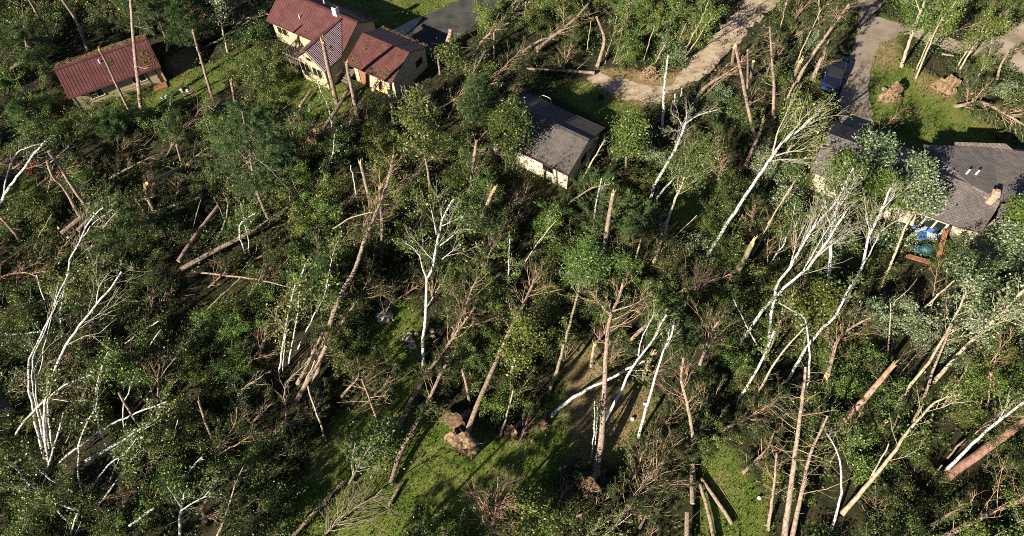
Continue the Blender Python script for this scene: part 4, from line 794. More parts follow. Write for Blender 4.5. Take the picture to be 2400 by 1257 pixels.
T('snag', 'pale split stump beside the antler-crowned pine', 8, 6, 0, 2.6, "1385,860 1393,808", splint=1, bark='tanbark')
T('log', 'broken log with splintered low end behind white birches', 9, 8, .5, 2, "1486,790 1520,757 1560,728", splint='base')
T('birch', 'long white birch toppled low across the brown clearing', 10, 5, .2, 3.2, "1290,977 1328,943 1375,913 1425,890 1465,868 1510,846", ("1440,880 1480,870 1525,868", 2.2, 3, 5), n=5, t0=.7, ld=.3)
T('birch', 'forked white birch leaning from the antler pine foot', 8, 4, 0, 7.5, "1413,997 1443,943 1470,885 1495,843 1525,805 1550,765 1562,738", ("1496,835 1508,785 1533,737", 4.8, 7.5, 5), n=7, t0=.6, ld=.2)
T('birch', 'white birch leaning over the brown clearing edge', 8, 4, 0, 7.5, "1496,1027 1508,980 1520,943 1533,893 1555,825 1575,785 1579,762", ("1556,822 1566,795 1569,770", 5, 7, 4), n=6, t0=.6, ld=.1)
T('snag', 'grey cut-off trunk among the white birches', 11, 10, 0, 3, "1503,895 1528,830", splint=1, bark='greybark')
T('wpine', 'dark soft pine crown above the white birches', 7, 3, 0, 6, "1600,880 1580,800 1560,735", t0=.3, n=44, bl=2.8, nd=1)
T('pine', 'orange antler pine with shaded trunk and sawn foot', 10, 6, .2, 7, "1624,1112 1623,1017 1610,942 1597,893 1602,838", t0=.5, n=26, bl=3.0, nd=.2, ang=45, cut=1)
T('pine', 'pinkish antler pine between the birch groups', 7, 4, 2, 7, "1640,855 1660,800 1670,775 1697,736", t0=.2, n=24, bl=2.6, nd=.3, ang=45)
T('bare', 'dark twiggy crown below the grey snag', 6, 2, .5, 5, "1600,735 1615,690 1640,650", n=24, bl=3, twig='darktwig', bark='darktwig')
T('birch', 'thin mottled birch crossing the leaning pair', 4, 3, 0, 4, "1787,828 1765,795 1752,772 1730,725 1715,693", n=4, ld=.3)
T('birch', 'straight speckled birch leaning to the birch fan', 8, 5, 0, 8, "1729,812 1765,760 1800,713 1850,665 1893,628 1920,590 1952,545 1983,495", ("1880,640 1920,570 1958,515 2010,470", 5.2, 8.5, 4), ("1905,610 1955,570 2000,545", 5.6, 7.5, 3), n=18, t0=.55, ld=.1)
T('birch', 'white birch of the fan with long parallel branches', 8, 4, 0, 9, "1800,802 1806,755 1812,718 1825,660 1852,628 1880,575 1910,530 1955,480 1978,440", ("1862,605 1900,545 1935,470", 5.6, 8.5, 5), ("1852,622 1870,560 1890,520", 5, 7, 4), n=18, t0=.5, ld=.1)
T('birch', 'bright thick birch upright in the fan', 9, 5, 0, 10, "1915,748 1928,710 1937,675 1945,630 1950,540 1963,483 1975,455 1980,430 2000,395", ("1950,535 1938,505 1935,470", 6.6, 8.6, 4), ("1960,490 1985,460 2005,420", 7.6, 9.6, 4), ("1965,478 1955,440 1950,415", 8, 9.6, 3), n=18, t0=.5, ld=.3)
T('birch', 'outer white birch arching from the fan', 8, 4, 0, 9, "1973,732 1990,690 2010,645 2020,628 2033,570 2045,535 2068,488 2088,440", ("2018,628 2052,568 2062,545 2100,518 2118,508", 4.6, 6.5, 5), ("2040,545 2030,510 2030,480", 6.5, 8, 3), ("2068,490 2095,460 2100,440", 7.6, 9, 3), n=16, t0=.5, ld=.1)
T('birch', 'long white birch with orange wound below the fan', 8, 5, 0, 7, "1843,895 1870,848 1898,803 1928,770 1955,745 1975,705 1995,668", n=8, t0=.6, ld=.4)
T('birch', 'thin birch with drooping top under the fan', 6, 3, 0, 7, "1890,932 1898,855 1895,805 1888,750 1880,738 1860,730 1825,710", n=6, ld=.4)
T('birch', 'speckled white birch rising into the bright leaves', 7, 5, 0, 6, "1733,932 1766,882 1785,850 1800,815 1815,775", n=5, ld=.5)
T('pole', 'twin tan stems leaning beside the speckled birch', 7, 3, 0, 6.5, "1743,975 1765,942 1795,885 1830,830 1885,768", ("1750,962 1770,930 1800,880", .3, 3, 5), n=8)
T('leafy', 'bright green leafy top in the birch fan', 6, 3, 0, 5.5, "1880,830 1900,750 1930,690", n=46, t0=.3, ld=1.5, leaf='birchleaf', bl=2.4)
T('aspen', 'pale-leaved aspen leaning onto the rambling house roof', 7, 3, 0, 6.5, "2058,684 2085,628 2113,555 2133,510 2155,460 2167,395", n=44, t0=.55, ld=1.3, leaf='silver', bl=2.6, lsz=.22)
T('leafy', 'silvery poplar crown over the rambling house ridge', 6, 3, 0, 5, "2035,420 2045,390 2058,350", n=46, t0=.3, ld=1.1, leaf='silver', bl=2.6, lsz=.24)
T('leafy', 'round green crown by the patio corner of the roof', 6, 3, 0, 6, "2060,520 2075,470 2085,430", n=40, t0=.35, ld=1.4, leaf='leaf', bl=2.0, lsz=.16)
T('leafy', 'leafy green tree hiding the shingled cottage corner', 7, 3, 0, 7.5, "1185,400 1190,340 1195,270", n=60, t0=.25, ld=1.6, leaf='leaf', bl=2.7)
T('leafy', 'leafy tree between cottage and antler crown birch', 7, 3, 0, 6, "1465,400 1470,350 1480,300", n=46, t0=.25, ld=1.5, leaf='leaf', bl=2.5)
T('leafy', 'bright leafy tree overhanging the right edge of the roof', 6, 3, 0, 8, "2420,580 2410,520 2400,480", n=34, t0=.35, ld=1.5, leaf='birchleaf', bl=2)
T('leafy', 'grey-green poplar beside the patio', 6, 3, 0, 4, "2370,640 2370,600 2360,555", n=34, t0=.3, ld=1.0, leaf='silver', bl=2.4, lsz=.22)
T('leafy', 'silvery poplar below the patio', 6, 3, 0, 3.2, "2280,700 2285,665 2290,635", n=36, t0=.3, ld=1.0, leaf='silver', bl=2.4, lsz=.22)
T('pole', 'thin bare tan tree behind the birch fan', 4, 2, .3, 6, "1800,525 1840,460 1862,425", n=8)
for s, lb in (("1955,480 1965,430 1975,385", 'leafy tree screening the low wing of the rambling house'), ("2010,495 2015,450 2025,405", 'olive leafy tree before the rambling house wall'), ("2060,500 2062,470 2070,430", 'leafy tree between the wing wall and patio')):
    T('leafy', lb, 6, 3, 0, 3.6, s, n=44, t0=.2, ld=1.5, leaf='leaf', bl=2.3)
for s, z, lb in (("330,75 325,30 320,-20", 9, 'dark feathery conifer behind the outbuilding roof'), ("430,110 425,70 420,20", 7, 'dark feathery conifer behind the shaded bare ground'), ("70,150 62,110 55,60", 7, 'dark feathery conifer in the upper left leaves'), ("1125,290 1122,240 1122,190", 7, 'dark feathery conifer between garage and cottage'), ("765,700 772,660 780,610", 5, 'dark feathery conifer above the shaded grove'), ("660,420 655,380 650,330", 5, 'blue-green conifer below the porch lawn'), ("255,330 258,300 262,262", 4, 'low dark conifer before the outbuilding lawn')):
    T('wpine', lb, 6, 2, 0, z, s, t0=.15, n=64, bl=.3 * z + .5, nd=1, name='conifer')
# ---- right lower
T('log', 'massive broken pine trunk with splintered upper end', 19, 11, .6, 2.4, "1952,1008 2020,942 2060,895 2093,857", splint=1, bark="pinebranch", stubs=4)
T('aspen', 'long olive-barked tree leaning at lower right', 12, 4, 0, 6.5, "1972,1206 2050,1117 2100,1052 2138,1002 2193,942 2250,925", ("2172,965 2215,955 2250,935", 5, 6, 3), n=12, t0=.4, ld=.3, bl=2.6)
T('aspen', 'long tan trunk rising to the silvery leaves', 9, 4, 0, 8.5, "2093,957 2105,945 2145,888 2178,848 2205,803 2230,758 2250,718 2277,660", n=18, t0=.55, ld=.5, leaf='silver', bl=2.6)
T('pine', 'red-brown slim pine crossing the long tan trunk', 8, 4, 1.2, 6.5, "2140,992 2162,942 2185,875 2205,825 2232,760", n=10, t0=.7, bl=1.4, nd=.1)
T('aspen', 'tan trunk with wide bare branches at the right edge', 10, 5, 0, 8, "2186,897 2225,853 2263,813 2323,755 2363,715 2410,672", ("2220,798 2290,778 2313,758", 3.5, 5, 3), ("2332,760 2370,748 2400,738", 5.5, 6.5, 3), n=24, t0=.4, ld=.4, leaf='silver', bl=3.2)
T('pole', 'bare tan stem slanting under the silvery leaves', 6, 3, .8, 3, "2160,728 2200,690 2237,657", n=4)
T('pole', 'thin dead tree with one bent arm', 4, 2, 0, 4.5, "2079,838 2086,780 2087,730 2086,700", ("2087,728 2100,705 2128,680 2150,653", 3.2, 5, 3), n=3)
T('birch', 'bow-shaped white birch in lower right', 7, 3, 0, 5.5, "1947,1242 1965,1192 1973,1117 1969,1075 1960,1050 1938,1018", n=4, t0=.8, ld=.1)
T('birch', 'bright white birch leaning beside the giant fallen pine', 9, 5, .4, 5, "2208,1113 2263,1055 2310,1012 2338,990 2375,960 2410,935", ("2338,990 2352,965 2365,940", 3.5, 4.6, 4), n=8, t0=.6, ld=.2)
T('pine', 'giant pale fallen pine trunk at the right edge', 22, 18, .5, 2.2, "2217,1118 2276,1077 2340,1030 2410,980 2480,930", bark="pinebranch", n=4, t0=.6, bl=2, nd=.2)
T('pine', 'fallen pine with drooping bare limbs in the corner', 14, 9, .5, 2.4, "2190,1270 2300,1212 2400,1170 2480,1140", t0=.1, n=30, bl=3.6, nd=.25, ang=78)
T('spine', 'tallest pink-grey pine standing at the bottom edge', 17, 6, 0, 10, "1826,1330 1838,1257 1857,1117 1873,992 1880,942 1888,860", n=24, t0=.55, bl=2.8, nd=.35, stubs=12)
T('spine', 'second pine standing beside the tallest one', 14, 5, 0, 7, "1846,1320 1857,1257 1890,1105 1900,1062 1940,975", n=20, t0=.45, bl=2.6, nd=.5, stubs=10)
T('spine', 'orange pine with curly top at the bottom edge', 9, 4, 0, 6, "1800,1242 1815,1132 1820,1062", n=12, t0=.4, bl=2, nd=.3, stubs=6)
T('snag', 'small stump with yellow broken top in lower right leaves', 9, 8, 0, 1.6, "2063,1005 2076,988", splint=1)
T('pine', 'broken pine with yellow foot and long curved limbs', 10, 4, 2.4, 5, "1940,876 1950,845 1965,793 2000,765 2040,745", t0=.15, n=26, bl=3.0, nd=.3, splint='base')
T('stick', 'pale broken limb in the leaves at lower right', 4, 3, .3, 1.2, "2172,1138 2190,1112 2208,1090")
T('pole', 'pale weathered dead stem behind the olive-barked tree', 5, 3, .3, 4, "2010,1165 2050,1105 2083,1040", n=5, bark='birchtwig')
T('log', 'long shaded trunk in the lower right corner gap', 7, 5, .4, 1, "2180,1232 2225,1205 2258,1188", cut=1)
# ---- bottom centre
T('pine', 'fallen pine full of needles and hanging limbs at bottom', 16, 7, .6, 2, "1425,1250 1473,1187 1498,1152 1528,1112 1575,1065 1615,1040", t0=.12, bl=4.0, nd=.75, n=84)
T('log', 'cut log lying across the lower right grass', 10, 9, .22, .25, "1676,1275 1660,1200 1641,1136", cut=1)
T('log', 'longer cut log angled across the grass', 10, 9, .22, .25, "1716,1229 1684,1178 1644,1122", cut=1)
T('log', 'short sawn log below the orange antler pine', 11, 10, .22, .25, "1623,1181 1621,1116", cut=1)
T('log', 'sawn log at the bottom edge beside the cut ones', 13, 12, .26, .28, "1610,1280 1611,1202", cut=1)
T('birch', 'thin white pair of stems at the antler pine foot', 4, 3, 0, 4.5, "1386,1085 1393,1005 1394,940", ("1395,1042 1399,985 1401,950", 1.5, 4, 3), n=0)
T('bare', 'bare many-branched crown at the bottom edge', 7, 3, 0, 6, "1152,1265 1155,1230 1160,1190 1165,1160", n=40, bl=3.6, t0=.1)
T('leafy', 'half-stripped fallen tree in the lower clearing', 7, 3, .3, 2.6, "818,1135 840,1095 858,1060 900,1020", n=34, t0=.1, ld=.8, leaf='leaf', bl=3, twig='birchtwig')
T('bare', 'heap of dead pinkish limbs at the bottom edge', 6, 2, .3, 2.6, "750,1265 800,1215 850,1180 890,1160", n=36, bl=3, t0=.05, twig='twig', bark='greybark')
T('log', 'long dark log in the lower clearing shade', 9, 6, .3, .5, "688,1256 750,1185 805,1128", cut=1)
T('log', 'short dark log below the long felled pine', 8, 7, .25, .3, "911,1186 938,1137", cut=1)
T('leafy', 'bush-topped tree at the bottom edge by the bare crown', 7, 3, 0, 4, "1235,1290 1230,1230 1222,1180", n=40, t0=.2, ld=1.2, leaf='birchleaf', bl=2.6)
T('pine', 'dark pine crown felled beside the bow-shaped birch', 9, 3, .5, 2.6, "1690,1010 1740,985 1790,960 1830,930", t0=.05, n=40, bl=3.2, nd=.8)
T('pine', 'needle-filled pine top beside the lower right grass', 8, 3, .5, 2.5, "1740,1110 1770,1080 1800,1050 1815,1010", t0=.05, n=30, bl=2.6, nd=.8)
T('pine', 'weathered fallen pine crown sprawling past the right lawn', 9, 4, .6, 2.4, "2240,250 2300,240 2360,270 2430,310", t0=.02, n=60, bl=4.0, nd=.9)
# ---- uprooted stumps standing alone
for (x, y, r, lb) in ((2083, 224, 1.25, 'upturned root plate standing on the right lawn'), (2210, 203, 1.2, 'wide upturned root plate at the thicket edge beyond the lawn'), (1520, 175, 1.0, 'small pale root plate beside the sand track'), (1196, 1010, .75, 'round root ball beside the cut-footed slim trunk'), (1268, 992, .6, 'brown root ball in leaves by the toppled white birch'), (748, 330, 1.1, 'orange-brown root plate below the porch lawn'), (722, 968, .8, 'tan soil root plate under the leaning pine trunks'), (1068, 987, 1.2, 'low soil-covered root strip behind the biggest root plate'), (1372, 1135, 1.3, 'dark brown root mound at the foot of the antler-crowned pine')):
    c = W(x, y + r * 9, 0) + np.array([0, 0, r * .55]); o = thing('uprooted_stump', lb, 'tree stump', (c[0], c[1], 0), 'uprooted stumps')
    b_ = np.array([c[0], c[1], 0]); dd = nrm(np.array([-.35 + .3 * rng.normal(), -.85, .35])); rootplate(o, c, dd, r, b_, 'darkroot' if 'mound' in lb or 'strip' in lb else 'root'); ANCH.append((x, y, lb))
    Ps = np.array([c - dd * .1, c - dd * (r * .9 + .6)]); Ps[1, 2] = max(.2, Ps[1, 2]); v, f = tubes(smooth_path(Ps, .3), np.full((1, len(smooth_path(Ps, .3))), .16 * r + .06), 8); build('trunk', [(v, f, 0)], ['pinebark'], o, b_)
print('traced trees', len(ANCH))

# pines standing just outside the view, whose shadows fall into the picture
for i, (x, y, hh) in enumerate(((-58, 33, 15), (-61, 47, 14), (-34, 2, 15), (-25, 4, 14), (-16, 1.5, 16), (-8, 5, 13), (-13, -3, 14))):
    q0 = np.array([x, y, 0.]); s0 = Q(q0); s1 = Q(q0 + [0, 0, hh]); n_ = len(ANCH)
    T('wpine', 'standing pine outside the view whose shadow falls into the picture', 14, 4, 0, hh, f'{s0[0]},{s0[1]} {s1[0]},{s1[1]}', t0=.35, n=46, bl=3.0, nd=1, name='standing_pine', world=[q0, q0 + [.3, .2, hh]]); ANCH.pop()
# ------------------------------------------------------------------ shrubs and saplings filling the thicket
PATIO = pxs('2085,500 2250,520 2320,560 2330,610 2250,650 2090,640')
SKIP = ROOFS + CLEAR + [pxs("1915,120 1985,120 1990,225 1920,225"), pxs("1130,330 1330,420 1330,470 1200,430 1120,370")]
def protos():
    pr = {}
    def shrub(nm, leafm, ns, H, spread, nl, sz, bark='greybark'):
        b = np.zeros((ns, 3)); b[:, :2] = rng.normal(size=(ns, 2)) * .25; d = nrm(np.stack([rng.normal(size=ns) * spread + .45, rng.normal(size=ns) * spread + .5, np.ones(ns) * .9], 1)); ln = H * rng.uniform(.55, 1.1, ns)
        P1, E1 = fork(b, d, ln, 7, nrm(rng.normal(size=(ns, 3))), .25, .05); ch = [tubes(P1, np.linspace(.035, .012, 7)[None] * np.ones((ns, 1)), 4) + (0,)]; E = []
        for q in range(9):
            tq = rng.integers(2, 7, ns); b2 = P1[np.arange(ns), tq]; d2 = off_axis(nrm(b2 - P1[np.arange(ns), tq - 1]), np.radians(rng.uniform(30, 80, ns))); P2, E2 = fork(b2, d2, ln * rng.uniform(.2, .5, ns), 5, None, 0, .07); P2 = ground(P2)
            ch.append(tubes(P2, np.linspace(.016, .006, 5)[None] * np.ones((ns, 1)), 3) + (0,)); E += [P2[:, -1], P2[:, 3], P2[:, 2]]
        E = np.concatenate(E); E = E[rng.random(len(E)) < .62]; per = max(1, nl // len(E)); E = np.repeat(E, per, 0) + rng.normal(size=(len(E) * per, 3)) * (.2 * rng.uniform(.6, 1.5, (len(E) * per, 1))); E[:, 2] = np.maximum(E[:, 2], .08)
        pr.setdefault(nm, []).append([('branches', ch, bark), ('crown', [leaves(E, sz) + (0,)], leafm)])
    for i in range(5): shrub('leafy_shrub', 'leaf', 9 + i, 2.9, .75, 6200, .145)
    for i in range(3): shrub('leafy_shrub', 'birchleaf', 8 + i, 3.3, .65, 5600, .14, 'greybark')
    for i in range(3): shrub('poplar_shrub', 'silver', 8, 2.6, .7, 4600, .155)
    for i in range(2): shrub('young_tree', 'leaf', 6, 6.0, .35, 7500, .15)
    for i in range(2): shrub('young_tree', 'birchleaf', 6, 6.0, .35, 7500, .15, 'tanbark')
    for i in range(5):                     # felled pine tops: a short trunk with its boughs
        S = smooth_path([(-2.4, 0, .5), (0, .2, .8), (2.2, rng.normal() * .3, 1.0)], .4, .03); nb = 30; t = (np.arange(nb) + rng.random(nb)) / nb; p, tg = along(S, t); dr = off_axis(tg, np.radians(rng.uniform(45, 75, nb))); ln = 2.2 * (1.1 - t * .75) * rng.uniform(.6, 1.1, nb)
        P1, E1 = fork(p, dr, ln, 7, tg, .4, .04); P1 = ground(P1); ch = [tubes(P1, np.linspace(.03, .012, 7)[None] * np.ones((nb, 1)), 4) + (0,)]; E = [P1[:, -1]]; D = [E1]
        for q in range(5):
            tq = rng.integers(2, 7, nb); b2 = P1[np.arange(nb), tq]; t2 = nrm(b2 - P1[np.arange(nb), tq - 1]); d2 = off_axis(t2, np.radians(rng.uniform(25, 55, nb))); P2, E2 = fork(b2, d2, ln * rng.uniform(.2, .5, nb), 5, t2, .25, .06); P2 = ground(P2)
            ch.append(tubes(P2, np.linspace(.014, .006, 5)[None] * np.ones((nb, 1)), 3) + (0,)); E += [P2[:, -1], P2[:, 2]]; D += [E2, E2]
        E = np.concatenate(E); D = np.concatenate(D); k = rng.random(len(E)) < (.75, .5, .85, .35, .7)[i]
        pr.setdefault('pine_top', []).append([('trunk', [tubes(S, np.linspace(.13, .04, len(S))[None], 7) + (0,)], 'pinebark'), ('branches', ch, 'pinebranch'), ('crown', [tufts(E[k], D[k], 20, .36, .045, .85) + (0,)], 'needle')])
    return pr
PR = protos(); FIRST = {}
ZONES = [  # polygon, weights (leafy, poplar, young tree, pine top), size range
 (pxs("-200,-120 600,-120 600,60 420,90 330,80 110,150 0,260 -200,260"), (.42, .03, .33, .22), (.8, 1.25)),
 (pxs("1090,-120 1760,-120 1700,60 1560,180 1380,160 1150,150"), (.4, .08, .3, .22), (.7, 1.1)),
 (pxs("1760,-120 2020,-120 2000,130 1900,250 1700,200"), (.35, .05, .2, .4), (.7, 1.1)),
 (pxs("2080,-120 2500,-120 2500,120 2100,150"), (.55, .15, .25, .05), (.7, 1.1)),
 (pxs("2150,150 2500,130 2500,330 2330,280"), (.5, .2, .05, .25), (.6, .9)),
 (pxs("1000,150 1250,150 1230,400 1000,400"), (.6, .0, .12, .28), (.8, 1.15)),
 (pxs("-200,300 700,300 640,640 -200,640"), (.3, 0, .04, .66), (.6, 1.0)),
 (pxs("-200,640 640,640 640,1350 -200,1350"), (.72, 0, .1, .18), (.6, 1.05)),
 (pxs("640,640 1000,640 900,1350 640,1350"), (.4, 0, .05, .55), (.6, 1.0)),
 (pxs("1000,500 1330,500 1330,950 1000,950"), (.42, 0, .08, .5), (.7, 1.05)),
 (pxs("1330,620 1750,620 1750,900 1330,900"), (.5, 0, .05, .45), (.6, .95)),
 (pxs("1200,900 1850,900 1800,1350 1150,1350"), (.28, 0, .04, .68), (.6, 1.0)),
 (pxs("1900,560 2500,480 2500,960 2050,960"), (.5, .3, .1, .1), (.6, 1.0)),
 (pxs("1700,900 2500,900 2500,1350 1800,1350"), (.8, .02, .06, .12), (.65, 1.05)),
]
KINDS = ('leafy_shrub', 'poplar_shrub', 'young_tree', 'pine_top')
CAT = dict(leafy_shrub='shrub', poplar_shrub='shrub', young_tree='tree', pine_top='pine top')
GRP = dict(leafy_shrub='leafy shrubs in the storm-felled thicket', poplar_shrub='pale-leaved poplar shrubs', young_tree='young leafy trees in the thicket', pine_top='broken pine tops lying in the thicket')
WORD = dict(leafy_shrub=('low green leafy shrub', 'green leafy shrub', 'broad green leafy shrub'), poplar_shrub=('low pale-leaved poplar shrub', 'pale-leaved poplar shrub', 'broad pale-leaved poplar shrub'),
            young_tree=('small young leafy tree', 'young leafy tree', 'tall young leafy tree'), pine_top=('small broken pine top', 'needled broken pine top', 'large broken pine top'))
USED = {}
def flabel(kind, s, x, y):
    wd = WORD[kind][0 if s < .78 else (1 if s < .98 else 2)]; near = sorted(ANCH, key=lambda a: (a[0] - x) ** 2 + 1.6 * (a[1] - y) ** 2)[:14]
    for ax, ay, al in near:
        pos = 'behind' if ay - y > 18 else ('in front of' if y - ay > 18 else 'beside')
        lb = f'{wd} {pos} the {al}'
        if len(lb.split()) > 16: continue
        if lb not in USED: USED[lb] = 1; return lb
    ax, ay, al = near[0]; return ' '.join(f'{wd} near the {al}'.split()[:16])
def place(kind, xy, s, rz, px):
    v = PR[kind]; i = int(rng.integers(len(v))); lb = flabel(kind, s, *px)
    o = thing(kind, lb, CAT[kind], (xy[0], xy[1], 0), GRP[kind], rz); sc_ = s * rng.uniform(.9, 1.1, 3); o.scale = sc_
    if kind == 'pine_top': o.rotation_euler = (rng.normal() * .08, rng.normal() * .08, rz)
    key = (kind, i)
    if key not in FIRST:
        FIRST[key] = [build(nm, ch, [m], o, smooth=(nm != 'crown')) for nm, ch, m in v[i]]
    else:
        for src in FIRST[key]: c = src.copy(); c.parent = o; COL.objects.link(c)
PS = np.vstack(PATHS); PQ = qpix(PS)
taken = []; cnt = 0
cand = []
for k in range(40000):
    x, y = rng.uniform(-60, 2460), rng.uniform(-60, 1330) ** 1.0; cand.append((x, y))
HARD = [np.array(p) for p in CLEAR_W]
for x, y in cand:
    if cnt >= 400: break
    p = W(x, y); ppm = Q(p)[2]
    if rng.random() > (24 / ppm) ** 2 * .9: continue
    P2 = np.array([[p[0], p[1]]]); pt = np.array([[x, y]])
    if any(inside(P2, q)[0] for q in HARD): continue
    up = np.array([[x, y - 38], [x, y - 10], [x, y + 14], [x - 30, y], [x + 30, y]])
    if any(inside(up, q).any() for q in ROOFS): continue
    if any(inside(up, q).any() for q in (ASPH, SAND, DRIVE, FARSAND, LAWN[4], LAWN[3], SKIP[-1], SKIP[-2], PATIO)): continue
    zn = next((z for z in ZONES if inside(pt, z[0])[0]), (None, (.52, .08, .08, .32), (.6, 1.0)))
    s = rng.uniform(*zn[2])
    if any((p[0] - a) ** 2 + (p[1] - b) ** 2 < (1.9 * (s + c)) ** 2 * .42 for a, b, c in taken): continue
    hz = 2.0 * s; cq = Q(np.array([p[0] + .5 * s, p[1] + .5 * s, hz * .6])); near_ = (np.hypot(PQ[:, 0] - cq[0], (PQ[:, 1] - cq[1])) < 1.5 * s * cq[2]) & (PS[:, 2] < hz) & (PS[:, 1] > p[1] - .8 * s)
    if near_.any(): continue
    kind = KINDS[int(rng.choice(4, p=zn[1]))]; rz = rng.normal() * .7 if kind != 'pine_top' else rng.normal() * .5 + .9
    taken.append((p[0], p[1], s)); place(kind, p, s if kind != 'young_tree' else s * .95, rz, (x, y)); cnt += 1
print('shrubs', cnt)
# slender stems thrown over in the thicket
TP = []
for bk, tw, lf in (('tanbark', 'tanbark', None), ('pinebark', 'pinebranch', 'needle'), ('greybark', 'twig', None), ('birch', 'birchtwig', 'birchleaf'), ('pinebranch', 'pinebranch', None), ('tanbark', 'twig', 'birchleaf')):
    S = smooth_path([(0, 0, 0), (2.6, .1, .9), (5, .2 + rng.normal() * .3, 1.7), (7.6, rng.normal() * .6, 2.6)], .5, .04); nb = 14; t = .35 + .65 * (np.arange(nb) + rng.random(nb)) / nb; p, tg = along(S, t); dr = off_axis(tg, np.radians(rng.uniform(30, 60, nb))); ln = 1.9 * (1.35 - t) * rng.uniform(.5, 1.2, nb)
    P1, E1 = fork(p, dr, ln, 7, tg, .3, .05); P1 = ground(P1); ch = [tubes(P1, np.linspace(.02, .008, 7)[None] * np.ones((nb, 1)), 4) + (0,)]; E = [P1[:, -1], P1[:, 4]]; D = [E1, E1]
    for q in range(4): b2 = P1[np.arange(nb), rng.integers(2, 7, nb)]; d2 = off_axis(E1, np.radians(rng.uniform(20, 55, nb))); P2, E2 = fork(b2, d2, ln * .45, 5, E1, .2, .06); ch.append(tubes(ground(P2), np.linspace(.011, .005, 5)[None] * np.ones((nb, 1)), 3) + (0,)); E.append(P2[:, -1]); D.append(E2)
    E = np.concatenate(E); D = np.concatenate(D); pt_ = [('trunk', [tubes(S, np.linspace(.085, .025, len(S))[None], 6) + (0,)], bk), ('branches', ch, tw)]
    if lf == 'needle': k = rng.random(len(E)) < .5; pt_.append(('crown', [tufts(E[k], D[k], 16, .34, .042, .85) + (0,)], lf))
    elif lf: Q3 = np.repeat(E, 7, 0) + rng.normal(size=(len(E) * 7, 3)) * .22; pt_.append(('crown', [leaves(Q3, .15) + (0,)], lf))
    TP.append(pt_)
PR['toppled_sapling'] = TP; CAT['toppled_sapling'] = 'sapling'; GRP['toppled_sapling'] = 'slender stems thrown over in the thicket'; WORD['toppled_sapling'] = ('short toppled slender stem', 'toppled slender stem', 'long toppled slender stem')
cnt = 0
for x, y in cand[::-1]:
    if cnt >= 120: break
    p = W(x, y); e = p + np.array([.7, .8, 0]) * 5; P2 = np.array([p[:2], e[:2]])
    if rng.random() > (24 / Q(p)[2]) ** 2 * .9 or any(inside(P2, q).any() for q in HARD): continue
    e2 = np.array([[x, y], Q(e + [0, 0, 2])[:2]])
    if any(inside(e2, q).any() for q in ROOFS + [PATIO, SKIP[-1], SKIP[-2], SAND, DRIVE, ASPH]): continue
    mid = np.array([[p[0] + .7 * k, p[1] + .8 * k, .35 * k] for k in (1, 3, 5)]); mq = qpix(mid)
    if any(((np.hypot(PQ[:, 0] - a, PQ[:, 1] - b) < 22) & (PS[:, 2] < 1.6)).any() for a, b in mq) : continue
    place('toppled_sapling', p, rng.uniform(.6, 1.15), rng.normal(.9, .35), (x, y)); cnt += 1
# two hand-placed garden plants on the right lawn and others by walls
def plant(name, label, x, y, s, kind='leafy_shrub', sq=1.0, cat='shrub'):
    p = W(x, y); o = thing(name, label, cat, p, None, rng.uniform(0, 6)); o.scale = (s, s, s * sq)
    for src in FIRST[next(k for k in FIRST if k[0] == kind)]: c = src.copy(); c.parent = o; COL.objects.link(c)
plant('garden_shrub', 'dark round shrub alone on the right lawn', 2095, 300, .55, sq=1.3)
plant('garden_shrub', 'small leafy sapling alone on the right lawn', 2160, 305, .32, sq=1.4)
for i, (x, y) in enumerate(((226, 255), (245, 247), (264, 240), (302, 226), (338, 212), (352, 206))): plant('border_plant', ('border plant by the lap-sided gable corner', 'border plant under the first outbuilding window', 'border plant just past the first outbuilding window', 'leafy border plant between the two poles at the outbuilding', 'border plant under the second outbuilding window', 'border plant beside the outbuilding doorstep')[i], x, y, .22)
plant('bright_bush', 'bright lime-green bush beside the patio timbers', 2212, 585, .35); plant('garden_shrub', 'green bush below the porch window wall', 685, 178, .3); plant('potted_plant', 'yellow-green plant on the porch deck', 688, 88, .22)
for i, (x, y) in enumerate(((74, 406), (86, 388))):
    p = W(x, y); E = rng.normal(size=(90, 3)) * (.22, .22, .2) + (0, 0, .4); E[:, 2] = np.abs(E[:, 2]); o = thing('red_shrub', ('red-leaved shrub nearest the left birch stems', 'second red-leaved shrub behind it on the dark lawn')[i], 'shrub', p)
    st = fork(np.zeros((6, 3)), nrm(np.stack([rng.normal(size=6) * .5, rng.normal(size=6) * .5, np.ones(6)], 1)), np.full(6, .8), 4)[0]
    build('stem', [tubes(st, np.full((6, 4), .012), 3) + (0,)], ['twig'], o); build('crown', [leaves(E, .16) + (0,)], ['red'], o, smooth=False)
# ------------------------------------------------------------------ undergrowth, grass, twigs (beyond counting)
def scatter(n, xr=(-75, 75), yr=(-4, 100)):
    P = np.zeros((n, 3)); P[:, 0] = rng.uniform(*xr, n); P[:, 1] = rng.uniform(*yr, n); q = qpix(P); k = (q[:, 0] > -160) & (q[:, 0] < 2560) & (q[:, 1] > -120) & (q[:, 1] < 1400); return P[k], q[k]
def vnoise(P, sc_, seed):
    r = np.random.default_rng(seed); g = r.random((64, 64)); u = P[:, 0] / sc_ + 1000; v = P[:, 1] / sc_ + 1000; i, j = np.floor(u).astype(int), np.floor(v).astype(int); a, b = u - i, v - j; a = a * a * (3 - 2 * a); b = b * b * (3 - 2 * b)
    G_ = lambda x, y: g[x % 64, y % 64]; return (G_(i, j) * (1 - a) + G_(i + 1, j) * a) * (1 - b) + (G_(i, j + 1) * (1 - a) + G_(i + 1, j + 1) * a) * b
roadW = [wpoly(p) for p in (ASPH, CONC, SAND, DRIVE, FARSAND)]
